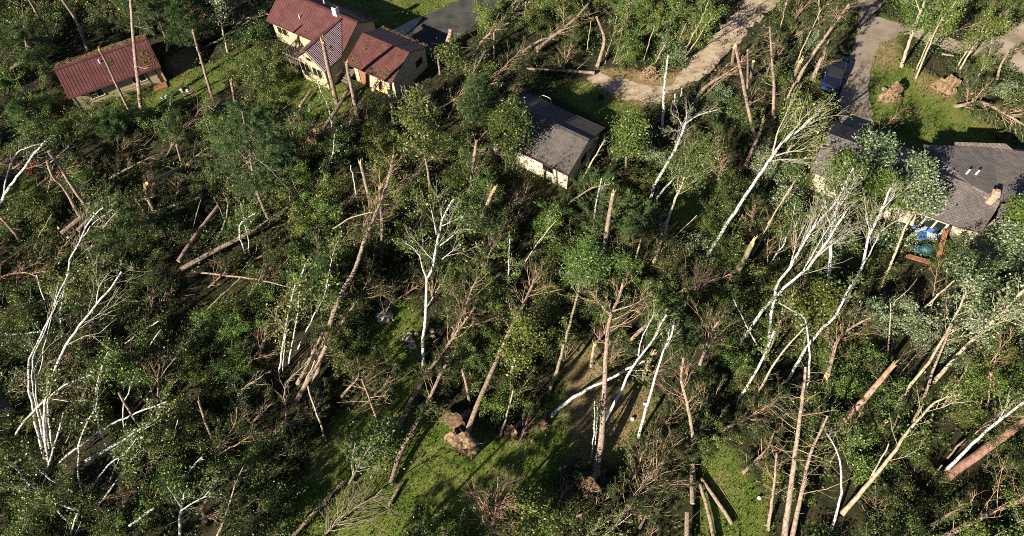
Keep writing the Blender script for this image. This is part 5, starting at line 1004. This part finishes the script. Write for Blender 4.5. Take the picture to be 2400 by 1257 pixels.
HOUSE_W = [[W(x, y, z) for x, y, z in s] for s in ([(160, 230, 2.5), (375, 154, 2.5), (320, 85, 2.5), (112, 155, 2.5)], [(620, 45, 3), (816, 130, 3), (914, 192, 2.8), (1010, 115, 2.8), (899, 53, 3), (700, -60, 3)], [(668, 120, 2.9), (745, 152, 2.9), (810, 120, 2.9), (718, 84, 2.9)], [(1146, 318, 2.8), (1333, 409, 2.8), (1417, 302, 2.8), (1235, 219, 2.8)], [(1920, 330, 2.7), (2243, 530, 2.7), (2330, 510, 2.7), (2540, 540, 2.7), (2540, 380, 2.7), (2165, 345, 2.7), (1950, 300, 2.7)])]
def offroad(P): 
    m = np.ones(len(P), bool)
    for r in roadW + HOUSE_W: m &= ~inside(P, r)
    return m
def underg(n, name, label, hmax, m, size, seed, thr, lawn_ok=.06):
    P, q = scatter(n); k = offroad(P) & (rng.random(len(P)) > glook(lawn_m, P) * (1 - lawn_ok)) & (rng.random(len(P)) > glook(bare_m, P) * .9)
    P = P[k]; a = vnoise(P, 3.2, seed) * .6 + vnoise(P, 1.1, seed + 1) * .4; k = rng.random(len(P)) < np.clip((a - thr) * 4, 0, 1); P, a = P[k], a[k]
    P[:, 2] = .04 + rng.random(len(P)) ** .8 * hmax * np.clip((a - thr) * 2.6, .08, 1); v, f = leaves(P, size, up=.9)
    return tag(build(name, [(v, f, 0)], [m], smooth=False), label, kind='stuff')
underg(720000, 'undergrowth', 'low leafy undergrowth covering the forest floor', 1.5, 'under', .18, 5, .44)
underg(120000, 'pine_needles', 'dark pine sprays littering the forest floor', .9, 'needle', .2, 9, .45)
P, q = scatter(900000); k = (rng.random(len(P)) < glook(lawn_m, P) * .95) & offroad(P); P = P[k]
P = P[:230000]; h_ = rng.uniform(.05, .17, (len(P), 1)) * (.6 + .9 * vnoise(P, 2.5, 3)[:, None]); d_ = nrm(np.concatenate([rng.normal(size=(len(P), 2)) * .45, np.ones((len(P), 1))], 1)); sdv = nrm(np.cross(d_, rng.normal(size=(len(P), 3)))) * .028
tag(build('grass', [(np.stack([P - sdv, P + sdv, P + d_ * h_ * 1.6], 1).reshape(-1, 3), np.arange(3 * len(P)).reshape(-1, 3), 0)], ['grassblade'], smooth=False), 'short olive green grass on the lawns and clearings', kind='stuff')
def sticks(n, name, label, m, l0, l1, rad, zmax, lawn_ok, mean=.95, sd_=.7):
    P, q = scatter(n); k = offroad(P) & (rng.random(len(P)) > glook(lawn_m, P) * (1 - lawn_ok)); P = P[k]; P[:, 2] = .05 + rng.random(len(P)) ** 2 * zmax
    an = rng.normal(mean, sd_, len(P)); d = nrm(np.stack([np.cos(an), np.sin(an), rng.normal(size=len(P)) * .25], 1)); P1, _ = fork(P, d, rng.uniform(l0, l1, len(P)), 5, nrm(rng.normal(size=(len(P), 3))), .3, .05); P1 = ground(P1, .03)
    v, f = tubes(P1, rng.uniform(rad * .4, rad, (len(P), 1)) * np.linspace(1, .3, 5)[None], 3); return tag(build(name, [(v, f, 0)], [m]), label, kind='stuff')
sticks(3800, 'fallen_twigs', 'grey and tan broken twigs strewn over the forest floor', 'twig', .5, 2.4, .022, 1.3, .12)
sticks(1500, 'pine_debris', 'orange pine twigs strewn over the forest floor', 'pinebranch', .5, 2.2, .024, 1.5, .06)
sticks(420, 'birch_debris', 'white birch twigs strewn over the forest floor', 'birchtwig', .6, 2.6, .024, 1.6, .05)
P, q = scatter(60000); k = (rng.random(len(P)) < .25 * glook(lawn_m, P) + .9 * glook(bare_m, P)); P = P[k]; P[:, 2] = .03 + .05 * rng.random(len(P)); v, f = leaves(P, .13, up=2); tag(build('fallen_leaves', [(v, f, 0)], ['litter'], smooth=False), 'brown leaves and bark scraps on the bare ground', kind='stuff')
P, q = scatter(30000); k = np.zeros(len(P), bool)
for r in roadW: k |= inside(P, r)
k &= rng.random(len(P)) < .3; P = P[k]; P[:, 2] = .03 + .02 * rng.random(len(P)); v, f = leaves(P, .12, up=4); tag(build('road_litter', [(v, f, 0)], ['litter'], smooth=False), 'leaf scraps scattered over the tracks and driveways', kind='stuff')
# ------------------------------------------------------------------ boulders, balls and garden things
def rock(name, label, cat, x, y, r, m='stone', sq=.7, grp=None):
    p = W(x, y); o = thing(name, label, cat, p, grp); n, k = 12, 16; V = []
    for i in range(n + 1):
        for j in range(k):
            a, b = math.pi * i / n, 2 * math.pi * j / k; d = np.array([math.sin(a) * math.cos(b), math.sin(a) * math.sin(b), math.cos(a) * sq]); V.append(d * r * (1 + .13 * math.sin(2.3 * d[0] * 3 + r * 9 + x) * math.cos(3.1 * d[1] + y) ) * ((1.25, 1, 1) if m == 'stone' else (1, 1, 1)) + np.array([0, 0, r * sq * .55]))
    F = [[i * k + j, (i + 1) * k + j, (i + 1) * k + (j + 1) % k, i * k + (j + 1) % k] for i in range(n) for j in range(k)]
    build('stone' if m == 'stone' else 'body', [(V, F, 0)], [m], o); return o
for x, y, r, lb in ((901, 746, .62, 'large pale boulder at the clearing edge'), (956, 796, .36, 'biggest boulder of the cluster by the forked birch'), (967, 812, .3, 'round boulder lowest in the birch cluster'), (961, 784, .2, 'small stone topmost in the birch cluster'), (977, 785, .2, 'pale stone close to the forked birch trunk'), (1012, 776, .22, 'stone just past the forked birch'), (1016, 790, .2, 'stone in shade past the forked birch'), (968, 802, .18, 'small stone between the two bigger boulders'), (902, 711, .25, 'pale stone in leaves above the large boulder')):
    rock('boulder', lb, 'boulder', x, y, r, grp='boulders in the clearing')
for x, y, r, lb in ((1482, 983, .17, 'white ball on the brown clearing'), (1511, 948, .14, 'smaller white ball above the clearing one'), (1779, 1168, .16, 'white object in needles by the lower right grass')): rock('white_ball', lb, 'ball', x, y, r, 'white', 1)
for x, y, r, sq, lb in ((380, 232, .16, 1.5, 'first white garden ornament left of the low white basin'), (392, 229, .24, .6, 'low white basin among the ornaments'), (404, 226, .15, 1.4, 'white garden ornament past the low basin'), (427, 215, .18, 1.5, 'white ornament beside the thin bare log'), (440, 214, .15, 1.2, 'white ornament at the far end of the thin bare log')):
    p = W(x, y); o = thing('garden_ornament', lb, 'ornament', p, 'white garden ornaments on the outbuilding lawn'); pr_ = np.array([[.9, 0], [.7, .15], [.45, .4], [.5, .8], [1.0, 1.1], [.8, 1.3], [.3, 1.35]]) * (r, r * sq)
    a = np.linspace(0, 2 * math.pi, 12, endpoint=False); V = np.array([[q[0] * math.cos(b), q[0] * math.sin(b), q[1] + .01] for q in pr_ for b in a]); F = [[i * 12 + j, i * 12 + (j + 1) % 12, (i + 1) * 12 + (j + 1) % 12, (i + 1) * 12 + j] for i in range(6) for j in range(12)]; build('body', [(V, F, 0)], ['white'], o)
p = W(1408, 231); o = thing('fire_pit', 'round black fire pit on the lawn behind the shingled cottage', 'fire pit', p); a = np.linspace(0, 2 * math.pi, 18, endpoint=False)
pr_ = [(.25, 0), (.31, .06), (.31, .3), (.26, .3), (.24, .1), (.03, .08)]; build('bowl', [(np.array([[q[0] * math.cos(b), q[0] * math.sin(b), q[1] + .012] for q in pr_ for b in a]), [[i * 18 + j, i * 18 + (j + 1) % 18, (i + 1) * 18 + (j + 1) % 18, (i + 1) * 18 + j] for i in range(5) for j in range(18)], 0)], ['black'], o)
p = W(1249, 1037); o = thing('stump_disc', 'small sawn wood disc on the grass by the two people', 'wood disc', p); v, f = tubes([[0, 0, .01], [0, 0, .14]], [[.2, .2]], 14); build('bark', [(v, f, 0)], ['greybark'], o); build('cut_face', [disc((0, 0, .142), (0, 0, 1), .195, 14) + (0,)], ['cut'], o, smooth=False)
# kayak-like yellow and green slide by the garage corner
p = W(903, 219); o = thing('plastic_slide', 'yellow and green plastic play slide by the garage corner', 'play slide', p, rz=R(-35))
build('chute', [beam((-.7, 0, .15), (.7, 0, 1.0), .5, .05) + (0,), beam((-.7, .27, .22), (.7, .27, 1.07), .05, .16) + (0,), beam((-.7, -.27, .22), (.7, -.27, 1.07), .05, .16) + (0,)], ['yellow'], o, smooth=False); build('platform', [box((1.05, 0, .97), (.65, .6, .06)) + (0,)], ['green'], o, smooth=False)
for x in (.8, 1.3):
    for y in (-.27, .27): build('leg', [box((x, y, .48), (.07, .07, .92)) + (0,)], ['green'], o, smooth=False)
# table and red chair cushion on the porch deck, grill
p = W(700, 100, .85); o = thing('garden_chair', 'red cushioned chair on the porch deck', 'chair', (p[0], p[1], .82), rz=R(-31)); build('seat', [box((0, 0, .42), (.55, .55, .12)) + (0,)], ['red'], o, smooth=False); build('backrest', [box((0, .27, .72), (.55, .1, .5)) + (0,)], ['red'], o, smooth=False)
for x in (-.22, .22):
    for y in (-.22, .22): build('leg', [box((x, y, .18), (.05, .05, .36)) + (0,)], ['darktrim_ribshade'], o, smooth=False)
p = W(693, 176); o = thing('garden_table', 'grey overturned garden table below the porch wall', 'table', p, rz=.4); build('tabletop', [tubes([[0, 0, .5], [.3, .1, .62]], [[.5, .5]], 14) + (0,), disc((.3, .1, .62), (.9, .3, .36), .5, 14) + (0,), disc((0, 0, .5), (-.9, -.3, -.36), .5, 14) + (0,)], ['deckwood'], o, smooth=False); build('leg', [beam((-.6, -.2, .25), (0, 0, .5), .07, .07) + (0,)], ['deckwood'], o, smooth=False)
# ------------------------------------------------------------------ patio furniture, timbers
A_ = R(-29)
def cushion(name, label, cat, x, y, rz, s, m, z=.45, tilt=0, grp='blue patio furniture'):
    p = W(x, y, z); o = thing(name, label, cat, (p[0], p[1], 0), grp, rz); c, sn = math.cos(tilt), math.sin(tilt); R3 = np.array([[1, 0, 0], [0, c, -sn], [0, sn, c]])
    build('seat', [box((0, 0, z), (s[0], s[1], .16), R3=R3) + (0,)], [m], o, smooth=False); build('backrest', [box((0, s[1] / 2 + .05, z + .3), (s[0], .14, .5), R3=R3) + (0,)], ['palefab' if m == 'bluefab' else 'bluefab'], o, smooth=False)
    for q in (-1, 1):
        for u in (-1, 1): build('leg', [box((q * (s[0] / 2 - .06), u * (s[1] / 2 - .06), max(.02, z / 2 - .04)), (.06, .06, max(.05, z - .1))) + (0,)], ['brownwood'], o, smooth=False)
cushion('patio_chair', 'pale blue patio chair apart from the others', 'chair', 2115, 535, .6, (.8, .8), 'palefab'); cushion('patio_sofa', 'blue patio sofa under the awning edge', 'sofa', 2152, 530, A_, (1.6, .8), 'bluefab')
cushion('patio_chair', 'blue and white patio chair in front of the glass doors', 'chair', 2184, 539, A_ + .2, (.9, .8), 'palefab'); cushion('patio_lounger', 'dark blue lounger cushion in the middle of the patio', 'lounger', 2163, 552, .3, (1.2, .9), 'bluefab', .35)
cushion('patio_chair', 'pale grey-blue patio chair lowest in the heap', 'chair', 2184, 553, -.2, (.8, .8), 'palefab'); cushion('patio_chair', 'blue patio chair beside the timber beam', 'chair', 2199, 545, -.9, (.7, .8), 'bluefab')
def beamthing(name, label, pa, pb, za, zb, w_, m='brownwood', k=3):
    a, b = W(*pa, za), W(*pb, zb); o = thing(name, label, 'timber', (a + b) / 2 * (1, 1, 0)); c = (a + b) / 2 * (1, 1, 0); d = nrm(b - a); s = np.cross(d, [0, 0, 1.])
    for i in range(k): build('plank', [beam(a - c + s * (i - (k - 1) / 2) * w_ * 1.15 + d * rng.normal() * .15 + [0, 0, rng.normal() * .03], b - c + s * (i - (k - 1) / 2) * w_ * 1.15 + d * rng.normal() * .15, w_, .1) + (0,)], [m], o, smooth=False)
beamthing('timber_railing', 'leaning brown timber frame beside the lime-green bush', (2197, 612), (2216, 542), .3, 1.6, .14); beamthing('timber_railing', 'collapsed brown timber rail below the patio', (2128, 600), (2196, 620), .5, .6, .14); beamthing('timber_post', 'short brown timber strut at the end of the collapsed rail', (2196, 620), (2180, 630), .5, .1, .1, k=1)
p = W(2165, 592); o = thing('covered_grill', 'dark teal covered grill behind the collapsed timber rail', 'grill', p); rockv = [(.5, 0), (.55, .5), (.5, .8), (.35, 1.0), (.05, 1.06)]; a = np.linspace(0, 2 * math.pi, 14, endpoint=False)
build('cover', [(np.array([[q[0] * math.cos(b) * 1.3, q[0] * math.sin(b), q[1]] for q in rockv for b in a]), [[i * 14 + j, i * 14 + (j + 1) % 14, (i + 1) * 14 + (j + 1) % 14, (i + 1) * 14 + j] for i in range(4) for j in range(14)], 0)], ['teal'], o); build('lid', [disc((0, 0, 1.06), (0, 0, 1), .2, 12, .08) + (0,)], ['chrome'], o)
p = W(2148, 590); o = thing('storage_tub', 'small blue tub beside the covered grill', 'tub', p); build('body', [tubes([[0, 0, .01], [0, 0, .5]], [[.28, .34]], 12) + (0,), disc((0, 0, .4), (0, 0, 1), .32, 12) + (0,)], ['bluefab'], o)
for i, (pa, pb) in enumerate((((2388, 300), (2412, 318)), ((2384, 303), (2410, 322)))):
    pass
a, b = W(2370, 298, .9), W(2440, 330, .9); o = thing('washing_line', 'green washing line frame at the right lawn edge', 'washing line', (a[0], a[1], 0)); b0 = np.array([a[0], a[1], 0])
for q in (a, b): build('post', [tubes([[q[0] - a[0], q[1] - a[1], 0], [q[0] - a[0], q[1] - a[1], 1.6]], [[.04, .04]], 6) + (0,)], ['green'], o)
for k in range(4): build('line', [tubes([[0, k * .3 - .45, 1.55], [b[0] - a[0], b[1] - a[1] + k * .3 - .45, 1.55]], [[.018, .018]], 4) + (0,)], ['green'], o)
# ------------------------------------------------------------------ pickup truck
def pickup(loc, rz, label):
    o = thing('pickup_truck', label, 'pickup truck', loc, None, rz)      # front toward +x
    def hull(sec, m, name, par=o, cap=True):
        """sections along x: (x, half width bottom, half width top, z0, z1)"""
        V = []; F = []
        for x, wb, wt, z0, z1 in sec: V += [(x, -wb, z0), (x, -wb, z0 + (z1 - z0) * .45), (x, -wt, z1 - .04), (x, -wt + .08, z1), (x, wt - .08, z1), (x, wt, z1 - .04), (x, wb, z0 + (z1 - z0) * .45), (x, wb, z0)]
        n = len(sec)
        for i in range(n - 1):
            for j in range(8): F.append([i * 8 + j, i * 8 + (j + 1) % 8, (i + 1) * 8 + (j + 1) % 8, (i + 1) * 8 + j])
        ch = [(V, F, 0)]
        if cap: ch += [(V, [[7, 6, 1, 0], [6, 5, 2, 1], [5, 4, 3, 2]], 0), (V, [[(n - 1) * 8 + k for k in q] for q in ([0, 1, 6, 7], [1, 2, 5, 6], [2, 3, 4, 5])], 0)]
        return build(name, ch, [m], par, smooth=False)
    hull([(-2.75, .92, .9, .5, 1.12), (-.75, .97, .95, .42, 1.16), (-.7, .97, .95, .42, 1.16), (1.35, .97, .94, .42, 1.16), (2.3, .95, .9, .42, 1.12), (2.72, .86, .8, .48, 1.0)], 'bluepaint', 'body')
    build('hood', [box((1.9, 0, 1.15), (1.35, 1.6, .07)) + (0,)], ['navy'], o, smooth=False)
    cb = hull([(-1.0, .9, .74, 1.14, 1.8), (-.8, .9, .72, 1.14, 1.88), (.45, .9, .72, 1.14, 1.86), (.6, .9, .74, 1.14, 1.76), (1.25, .88, .84, 1.14, 1.2)], 'navy', 'cab')
    build('windscreen', [(np.array([(.66, -.7, 1.74), (.66, .7, 1.74), (1.22, .8, 1.22), (1.22, -.8, 1.22)]), [[0, 3, 2, 1]], 0)], ['glass'], cb, smooth=False)
    for s in (-1, 1):
        build('side_window', [(np.array([(-.7, s * .9, 1.3), (.7, s * .9, 1.3), (.45, s * .765, 1.76), (-.7, s * .765, 1.76)]), [[0, 1, 2, 3]], 0)], ['glass'], cb, smooth=False)
        d = build('door', [box((.1, s * .975, .85), (1.3, .02, .55)) + (0,)], ['bluepaint'], o, smooth=False); build('handle', [box((-.4, s * .99, 1.02), (.18, .03, .05)) + (0,)], ['chrome'], d, smooth=False)
        build('mirror', [box((.95, s * 1.05, 1.28), (.12, .22, .18)) + (0,)], ['chrome'], o, smooth=False); build('headlight', [box((2.66, s * .68, .9), (.12, .3, .2)) + (0,)], ['chrome'], o, smooth=False)
        for x in (-1.8, 1.75):
            wv, wf = tubes([[x, s * .72, .4], [x, s * .98, .4]], [[.4, .4]], 18); wh = build('wheel', [(wv, wf, 0), disc((x, s * .98, .4), (0, s, 0), .4, 18) + (0,)], ['black'], o); build('rim', [disc((x, s * .985, .4), (0, s, 0), .24, 12, .03) + (0,)], ['chrome'], wh)
    build('cargo_bed', [box((-1.88, 0, 1.14), (1.7, 1.55, .06)) + (0,)], ['black'], o, smooth=False)
    for y in (-.86, .86): build('bed_rail', [box((-1.88, y, 1.2), (1.72, .12, .1)) + (0,)], ['bluepaint'], o, smooth=False)
    build('grille', [box((2.74, 0, .72 + k * .13), (.08, 1.15, .07)) + (0,) for k in range(3)], ['chrome'], o, smooth=False); build('bumper', [box((2.8, 0, .5), (.22, 1.85, .24)) + (0,)], ['chrome'], o, smooth=False)
a, b = W(1943, 212, .6), W(1962, 155, 1.1); d = (a - b)[:2]; d /= np.linalg.norm(d); c = a[:2] - d * 2.8
pickup((c[0], c[1], .012), math.atan2(d[1], d[0]), 'blue pickup truck with chrome grille parked under felled pines')
# small white car far up the sandy road, cut by the top edge
# ------------------------------------------------------------------ people
def person(loc, rz, label, shirt, legs, legm, hair, arms, skin='skin'):
    o = thing('person', label, 'person', loc, 'two people standing in the lower clearing', rz)   # faces +x
    def skinned(name, pts, edges, rad, m, par, lv=2):
        me = bpy.data.meshes.new(name); me.from_pydata(pts, edges, []); ob = bpy.data.objects.new(name, me); COL.objects.link(ob); ob.parent = par; me.materials.append(M[m])
        md = ob.modifiers.new('skin', 'SKIN'); ob.modifiers.new('sub', 'SUBSURF').render_levels = lv; md.use_smooth_shade = True
        for i, r in enumerate(rad): me.skin_vertices[0].data[i].radius = r if isinstance(r, tuple) else (r, r)
        for i, v in enumerate(me.skin_vertices[0].data): v.use_root = (i == 0)
        return ob
    pts = [(0, 0, .95), (0, 0, 1.12), (0.01, 0, 1.32), (0, 0, 1.46), (.02, 0, 1.54), (.03, 0, 1.63), (.02, 0, 1.74)]; ed = [(i, i + 1) for i in range(6)]; rad = [(.15, .12), (.14, .11), (.17, .12), (.09, .08), .055, .095, .07]
    pts += [(.135, 0, 1.64)]; rad += [.018]; ed += [(5, 7)]                       # nose
    for s in (-1, 1):
        k = len(pts); pts += [(0, s * .09, .88), (.03, s * .11, .5), (-.01, s * .12, .1), (.0, s * .12, .05), (.16, s * .14, .04)]; rad += [.095, .062, .045, .045, .035]; ed += [(0, k), (k, k + 1), (k + 1, k + 2), (k + 2, k + 3), (k + 3, k + 4)]
        k = len(pts); el, ha = arms[0 if s < 0 else 1]
        pts += [(0, s * .19, 1.41), (el[0], s * el[1], el[2]), (ha[0], s * ha[1], ha[2])]; rad += [.06, .045, .032]; ed += [(3, k), (k, k + 1), (k + 1, k + 2)]
        d = nrm(np.array([ha[0] - el[0], s * (ha[1] - el[1]), ha[2] - el[2]])); pm = np.array(pts[k + 2]) + d * .05; pts.append(tuple(pm)); rad.append((.042, .02)); ed.append((k + 2, k + 3)); sv_ = nrm(np.cross(d, [0, 0, 1.]))
        for q in range(4): j = len(pts); a1 = pm + sv_ * (q - 1.5) * .02 + d * .04; a2 = a1 + d * (.035, .042, .04, .028)[q] - np.array([0, 0, .015]); pts += [tuple(a1), tuple(a2)]; rad += [.009, .008]; ed += [(k + 3, j), (j, j + 1)]
        j = len(pts); th = pm + sv_ * s * .04 + d * .0; pts += [tuple(th), tuple(th + d * .035)]; rad += [.01, .009]; ed += [(k + 3, j), (j, j + 1)]
    body = skinned('body', pts, ed, rad, 'skin', o)
    top = [(0, 0, .93), (0, 0, 1.12), (0.01, 0, 1.32), (0, 0, 1.47)]; ted = [(0, 1), (1, 2), (2, 3)]; tr_ = [(.18, .145), (.17, .14), (.2, .15), (.09, .085)]
    for s in (-1, 1):
        el, ha = arms[0 if s < 0 else 1]; k = len(top); e2 = (el[0] * .75, s * (.19 + (el[1] - .19) * .75), 1.41 + (el[2] - 1.41) * .75); top += [(0, s * .19, 1.41), e2]; tr_ += [.08, .068]; ted += [(2, k), (k, k + 1)]
    skinned('shirt', top, ted, tr_, shirt, o)
    lp = [(0, 0, .98), (0, 0, .9)]; le = [(0, 1)]; lr = [(.17, .14), (.16, .135)]
    for s in (-1, 1): k = len(lp); lp += [(0, s * .09, .84), (.03 * (1 if legs < .5 else .5), s * .108, .5 if legs < .5 else .56)] + ([(-.01, s * .12, .1)] if legs < .5 else []); lr += [.11, .082] + ([.07] if legs < .5 else []); le += [(1, k), (k, k + 1)] + ([(k + 1, k + 2)] if legs < .5 else [])
    skinned('trousers' if legs < .5 else 'shorts', lp, le, lr, legm, o)
    skinned('hair', [(-.02, 0, 1.64), (.0, 0, 1.7), (.02, 0, 1.76)], [(0, 1), (1, 2)], [.105, .112, .075], hair, body)
    for s in (-1, 1):
        build('eye', [disc((.122, s * .035, 1.665), (1, 0, 0), .012, 8, .006) + (0,)], ['black'], body); build('shoe', [box((.07, s * .135, .045), (.27, .1, .09)) + (0,)], ['black'], o)
    build('mouth', [box((.122, 0, 1.59), (.01, .045, .012)) + (0,)], ['red'], body, smooth=False)
M['skin'] = solid('skin_tone', (.5, .3, .21), .55); M['hairdark'] = solid('dark_hair', (.025, .018, .014), .6); M['jeans'] = solid('blue_jeans', (.02, .06, .12), .85); M['khaki'] = solid('khaki_shorts', (.45, .33, .2), .85); M['whiteshirt'] = solid('white_shirt', (.7, .72, .75), .85); M['blueshirt'] = solid('blue_shirt', (.01, .05, .28), .85)
b1 = ((.02, .27, 1.13), (.26, .1, 1.1)); b2 = ((.03, .25, 1.13), (.14, .24, .9)); b3 = ((.14, .28, 1.5), (.16, .12, 1.66))
person(W(1316, 1108), R(-70), 'person in white shirt and blue jeans with arms bent', 'whiteshirt', 0, 'jeans', 'hairdark', (b1, b2)); person(W(1345, 1101), R(-110), 'person in blue shirt and khaki shorts beside the white-shirted one', 'blueshirt', 1, 'khaki', 'hairdark', (b2, b3))
